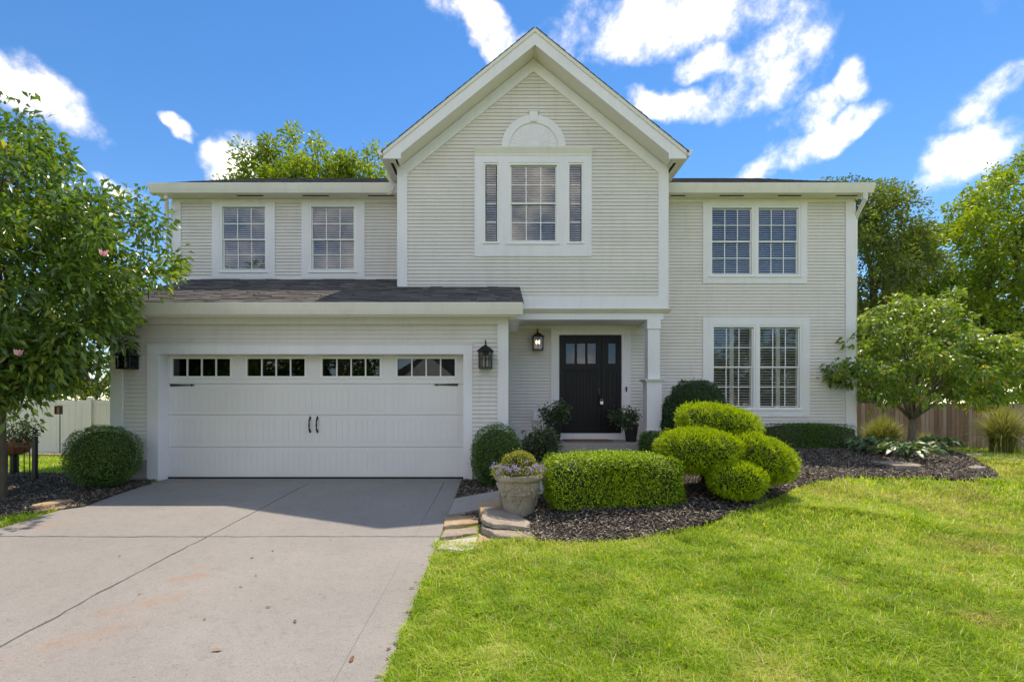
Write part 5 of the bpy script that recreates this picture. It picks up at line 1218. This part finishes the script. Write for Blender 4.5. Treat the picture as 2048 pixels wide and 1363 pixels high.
p1 = ring_from([(1930, 936), (1960, 930), (1975, 940), (1950, 945)]); stone('dark low stone at the right slope of the mound', p1, zlow_(p1)-.03, .10, 'stone_grey', gr_, 33, name='edging_stone')

# ------------------------------------------------------------------ fences
YF = 14.7
def vinyl_fence():
    x0 = -19.5; xc = PX(181, YF); z0, zt = -.12, PZ(799, YF)
    f = thing('vinyl_fence', 'tall white vinyl privacy fence behind the left bed', 'fence', (xc, YF, z0))
    obj('post', MB().box(xc-.065, xc+.065, YF-.065, YF+.065, z0, zt+.04), M['fence'], f); obj('post_cap', MB().lathe([(.11, 0), (.11, .02), (.02, .06)], (xc, YF, zt+.041), 4), M['fence'], f)
    def run(a, b, n, mp):
        for k in range(n):
            u0 = a+(b-a)*k/n+.003; u1 = a+(b-a)*(k+1)/n-.003
            m = MB(); m.box(u0, u1, -.012, .012, z0+.12, zt-.13); m.v = [mp(*v) for v in m.v]; obj('board', m, M['fence'], f)
        for za, zb_ in ((zt-.129, zt-.01), (z0+.02, z0+.119)):
            m = MB().box(a, b, -.03, .03, za, zb_); m.v = [mp(*v) for v in m.v]; obj('rail', m, M['fence'], f)
    run(x0, xc-.07, 42, lambda x, y, z: (x, YF+y+(x-xc)*-.02, z))
    run(.07, 2.2, 14, lambda x, y, z: (xc+x, YF+y+x*.35, z))
    for px in (-60,):
        X = PX(px, YF); obj('post', MB().box(X-.065, X+.065, YF-.0, YF+.13, z0, zt+.04), M['fence'], f)
vinyl_fence()
def cedar_fence():
    YW = 17.3; z0 = -.14; f = thing('wood_fence', 'weathered brown board fence behind the dogwood', 'fence', (12, YW, z0)); r = random.Random(2)
    x = 9.0; k = 0
    while x < 23:
        zt = PZ(806, YW)+r.uniform(-.015, .015); m = MB().prism([(x+.004, z0), (x+.136, z0), (x+.136, zt-.03), (x+.10, zt), (x+.04, zt), (x+.004, zt-.03)], YW-.01+r.uniform(-.004, .004), YW+.01); obj('board', m, M['cedar'], f); x += .145
    for zz in (.25, 1.15): obj('rail', MB().box(9, 23, YW+.012, YW+.05, zz-.045, zz+.045), M['cedar'], f)
    for X in (9.2, 11.6, 14.0, 16.4, 18.8): obj('post', MB().box(X-.045, X+.045, YW+.051, YW+.14, z0, 1.42), M['cedar'], f)
cedar_fence()
def iron_fence():
    Y = 8.6; z0 = gz_(-8.5, Y); f = thing('iron_edging', 'low black iron picket fence at the left edge', 'fence', (PX(70, Y), Y, z0)); zt = PZ(886, Y); x1 = PX(70, Y)
    obj('post', MB().box(x1-.028, x1+.028, Y-.028, Y+.028, z0, zt+.12), M['black'], f)
    for zz in (zt-.06, z0+.08): obj('rail', MB().box(-10.0, x1-.029, Y-.009, Y+.009, zz, zz+.016), M['black'], f)
    x = x1-.09
    while x > -10:
        obj('picket', MB().tube([(x, Y, z0-.02), (x, Y, zt-.02), (x, Y, zt+.02)], [.0075, .0075, .002], 6), M['black'], f); x -= .093
iron_fence()
# terracotta bowl with plants behind the iron fence
tx, ty = PX(28, 9.4), 9.4; tz = PZ(907, 9.4)
gz0 = gz_(tx, ty)
b = thing('terracotta_bowl', 'terracotta bowl on a low stand behind the iron fence', 'planter', (tx, ty, gz0))
obj('bowl', MB().lathe([(.12, 0), (.2, .02), (.27, .16), (.29, .22), (.26, .22), (.24, .18)], (tx, ty, tz), 24), M['terra'], b, smooth=True)
obj('stand', MB().lathe([(.16, gz0-tz), (.16, gz0-tz+.03), (.06, gz0-tz+.05), (.06, -.03), (.13, -.004)], (tx, ty, tz), 16), M['black'], b)
bushy('bowl_plant', 'leafy plant with dark leaves in the terracotta bowl', (tx, ty), tz+.18, .55, .35, 420, 'rose', (.06, .10), (.03, .05), 14, seed=12)
# garden lantern on a thin pole in front of the vinyl fence
gxp = PX(117, 14.2); g0 = gz_(gxp, 14.2)
gl2 = thing('garden_lantern', 'small framed lantern on a thin black pole by the white fence', 'lantern', (gxp, 14.2, g0)); zt = PZ(811, 14.2); zb2 = PZ(828, 14.2)
obj('pole', MB().tube([(gxp+.04, 14.2, g0-.05), (gxp+.04, 14.2, zb2)], .012, 6), M['black'], gl2)
obj('frame', MB().ring(gxp-.075, gxp+.075, zb2, zt, gxp-.05, gxp+.05, zb2+.03, zt-.03, 14.15, 14.25), M['black'], gl2)
obj('pane', MB().box(gxp-.05, gxp+.05, 14.19, 14.21, zb2+.03, zt-.03), M['terra'], gl2)
# rock edging at the foot of the vinyl fence
r_ = random.Random(9)
for i in range(7):
    x = PX(70+i*24, 13.6); y = 13.6; stone('low tan border rock at the foot of the white fence', [(x-.14, y-.1), (x+.14, y-.1+r_.uniform(-.03, .03)), (x+.15, y+.1), (x-.15, y+.1)], gz_(x, y)-.02, .10, 'stone_tan', 'border rocks under the white fence', 50+i, name='border_rock')

# neighbour house across the street (seen in the panes)
nb = thing('neighbour_house', 'single storey house across the road reflected in the panes', 'house', (0, -22, -1))
obj('wall', MB().box(-9, 5, -26, -20, -1, 2.6), M['siding'], nb); obj('roof', MB().prism([(-9.6, 2.6), (5.6, 2.6), (1, 5.4), (-5, 5.4)], -26.4, -19.5), M['room'], nb)
obj('gable', MB().prism([(-7.6, -1), (-2.6, -1), (-2.6, 2.8), (-5.1, 4.9), (-7.6, 2.8)], -19.4, -18.6), M['trim'], nb); obj('garage_door', MB().box(-7, -3.2, -18.59, -18.55, -1, 1.2), M['gdoor'], nb)
obj('window', MB().box(-1, 1.5, -19.99, -19.9, .2, 1.6), M['dglass'], nb)

# ------------------------------------------------------------------ grass
def grass():
    polys = [BED_R, BED_L, WALK]; N0 = 1130000
    px = rng.uniform(-300, 3020, N0); py = HY+70+(1440-HY-70)*rng.uniform(0, 1, N0)**.9
    Yv = (ZC+.2)*F/(py-HY)
    for _ in range(6): Yv = (ZC-ground((px-CX)*Yv/F, Yv))*F/(py-HY)
    X = (px-CX)*Yv/F; Y = Yv
    k = (Y < 17) & (Y > 2.3) & (X > -22) & (X < 24)
    k &= ~((X > DX0-.02) & (X < DX1+.02-.07*vnoise(X, Y, 5.0, 2)*vnoise(X, Y, 14.0, 3)) & (Y < 9))
    for p in polys: k &= ~inpoly(X+.05*(vnoise(X, Y, 6, 3)-.5), Y+.05*(vnoise(X, Y, 6, 4)-.5), p)
    k &= ~inpoly(X, Y, [(-.66, 5.25), (-.07, 5.2), (.0, 5.35), (.1, 6.6), (-.66, 6.6)])
    k &= ~((X > GX0-.2) & (X < MX1+.1) & (Y > 8.5))
    # keep the density of blades in the world bounded
    dens = (Y/3.0)**1.2; k &= rng.uniform(0, 1, N0) < np.clip(.55+.2*dens, 0, 1)
    X = X[k]; Y = Y[k]; n = len(X); Z = ground(X, Y)-.012
    pat = vnoise(X, Y, .9, 8)*.6+vnoise(X, Y, 2.7, 9)*.4; fine = vnoise(X, Y, 9, 12)
    dry = np.clip((pat-.52)*3.0, 0, .62)*sstep(-2, 4, X)*(rng.uniform(0, 1, n) < .75)
    dry = np.where(rng.uniform(0, 1, n) < .13, .8, dry)
    for (qx, qy, rr, amt) in ((1965, 1100, .35, .7), (1900, 1085, .25, .5), (1965, 1240, .16, .8), (1660, 985, .45, .7), (1905, 1145, .12, .7), (1640, 980, .2, .6), (1985, 1060, .3, .5), (900, 1135, .10, .6), (1690, 1165, .1, .6)):
        ax, ay = on_ground(qx, qy); d2 = ((X-ax)/1.0)**2+((Y-ay)/.7)**2; dry = np.maximum(dry, amt*np.exp(-d2/(rr*rr))*(rng.uniform(0, 1, n) < .85))
    hgt = (.028+.03*rng.uniform(0, 1, n))*(.6+.55*fine+.5*vnoise(X, Y, 3.3, 17)**2+.9*(rng.uniform(0, 1, n) < .03))*np.clip(.9+.05*Y, 1, 1.6); w = rng.uniform(.0018, .004, n)*np.clip(Y/4.0, .85, 3.2)
    yaw = rng.uniform(0, 6.283, n)+3*vnoise(X, Y, 3, 15); lean = np.abs(rng.normal(.55, .45, n))*(.8+.8*vnoise(X, Y, 4, 21))
    dx = np.cos(yaw); dy = np.sin(yaw); sx_ = -dy; sy = dx
    b = np.stack([X, Y, Z], -1); S = np.stack([sx_, sy, np.zeros(n)], -1)*w[:, None]
    mid = b+np.stack([dx*lean*hgt*.35, dy*lean*hgt*.35, hgt*.6], -1); tip = b+np.stack([dx*lean*hgt*1.2, dy*lean*hgt*1.2, hgt*(1-.25*lean)], -1)
    V = np.stack([b-S, b+S, mid-S*.8, mid+S*.8, tip], 1).reshape(-1, 3); i0 = np.arange(n)[:, None]*5
    Fc = np.concatenate([i0+[0, 1, 3], i0+[0, 3, 2], i0+[2, 3, 4]], 0)
    rn = np.clip(rng.beta(1.2, 1.2, n)*.85+.45*(vnoise(X, Y, 1.6, 30)-.5)+.5*(vnoise(X, Y, 7.0, 31)-.5)+.16, 0, 1)
    o = npmesh('grass', V, Fc, M['grass'], attrs={'rnd': np.repeat(rn, 5), 'dry': np.repeat(dry, 5)})
    tag(o, 'sunlit green lawn with dry straw patches', 'grass', kind='stuff')
grass()

# ------------------------------------------------------------------ fallen leaves on the concrete and lawn edge
def fallen(px, py, s, lab, seed, name='fallen_leaf', gp_='dry leaves on the driveway', lift=.012):
    r = np.random.default_rng(seed); x, y = on_ground(px, py); z = gz_(x, y)+lift; a = r.uniform(0, 6.28)
    D = np.array([math.cos(a), math.sin(a), 0]); S = np.array([-D[1], D[0], 0]); P = np.array([x, y, z]); up = np.array([0, 0, 1])
    V = [P-D*s, P-D*s*.4+S*s*.35+up*s*.25, P+D*s*.4+S*s*.3+up*s*.15, P+D*s+up*s*.2, P+D*s*.3-S*s*.35+up*s*.3, P-D*s*.4-S*s*.3+up*s*.1, P+up*.003]
    Fc = np.array([[0, 6, 1], [1, 6, 2], [2, 6, 3], [3, 6, 4], [4, 6, 5], [5, 6, 0]])
    tag(npmesh(name, np.array(V), Fc, M['dryleaf'], attrs={'rnd': np.full(7, r.uniform(0, 1))}), lab, 'leaf', gp_)
fallen(434, 1303, .034, 'curled brown leaf near the bottom centre of the driveway', 1)
fallen(704, 1321, .034, 'brown leaf near the lower right edge of the driveway', 2)
fallen(537, 1216, .022, 'small crumpled leaf in the middle of the right driveway slab', 3)
fallen(482, 1175, .02, 'dark narrow leaf above the crumpled one on the driveway', 4)
fallen(240, 1113, .022, 'small leaf on the upper left driveway slab', 5)
fallen(824, 1178, .026, 'reddish leaf cluster at the driveway edge by the lawn', 6)
for i, (px, py) in enumerate(((16, 1240), (512, 1152), (590, 1245), (440, 1140), (662, 1081), (505, 1117), (735, 1155), (280, 1190), (546, 1102), (375, 1170), (410, 1240))):
    fallen(px, py, .011+.006*(i % 3), 'tiny dry leaf scrap scattered on the driveway concrete', 20+i, gp_='tiny leaf scraps on the driveway')
for i, (px, py) in enumerate(((846, 1130), (832, 1165), (800, 1265), (778, 1300), (775, 1320), (757, 1355), (790, 1290), (815, 1225), (40, 1050), (70, 1046))):
    fallen(px, py, .016+.006*(i % 2), 'small orange brown leaf along the lawn edge of the driveway', 40+i, gp_='leaves along the driveway edge')
for i, (px, py) in enumerate(((1096, 1262), (1207, 1222), (990, 1137), (1094, 1180), (1280, 1138), (1450, 1184), (1690, 1315))):
    fallen(px, py, .018, 'pale dry leaf lying in the front lawn', 60+i, gp_='dry leaves on the lawn', lift=.05)
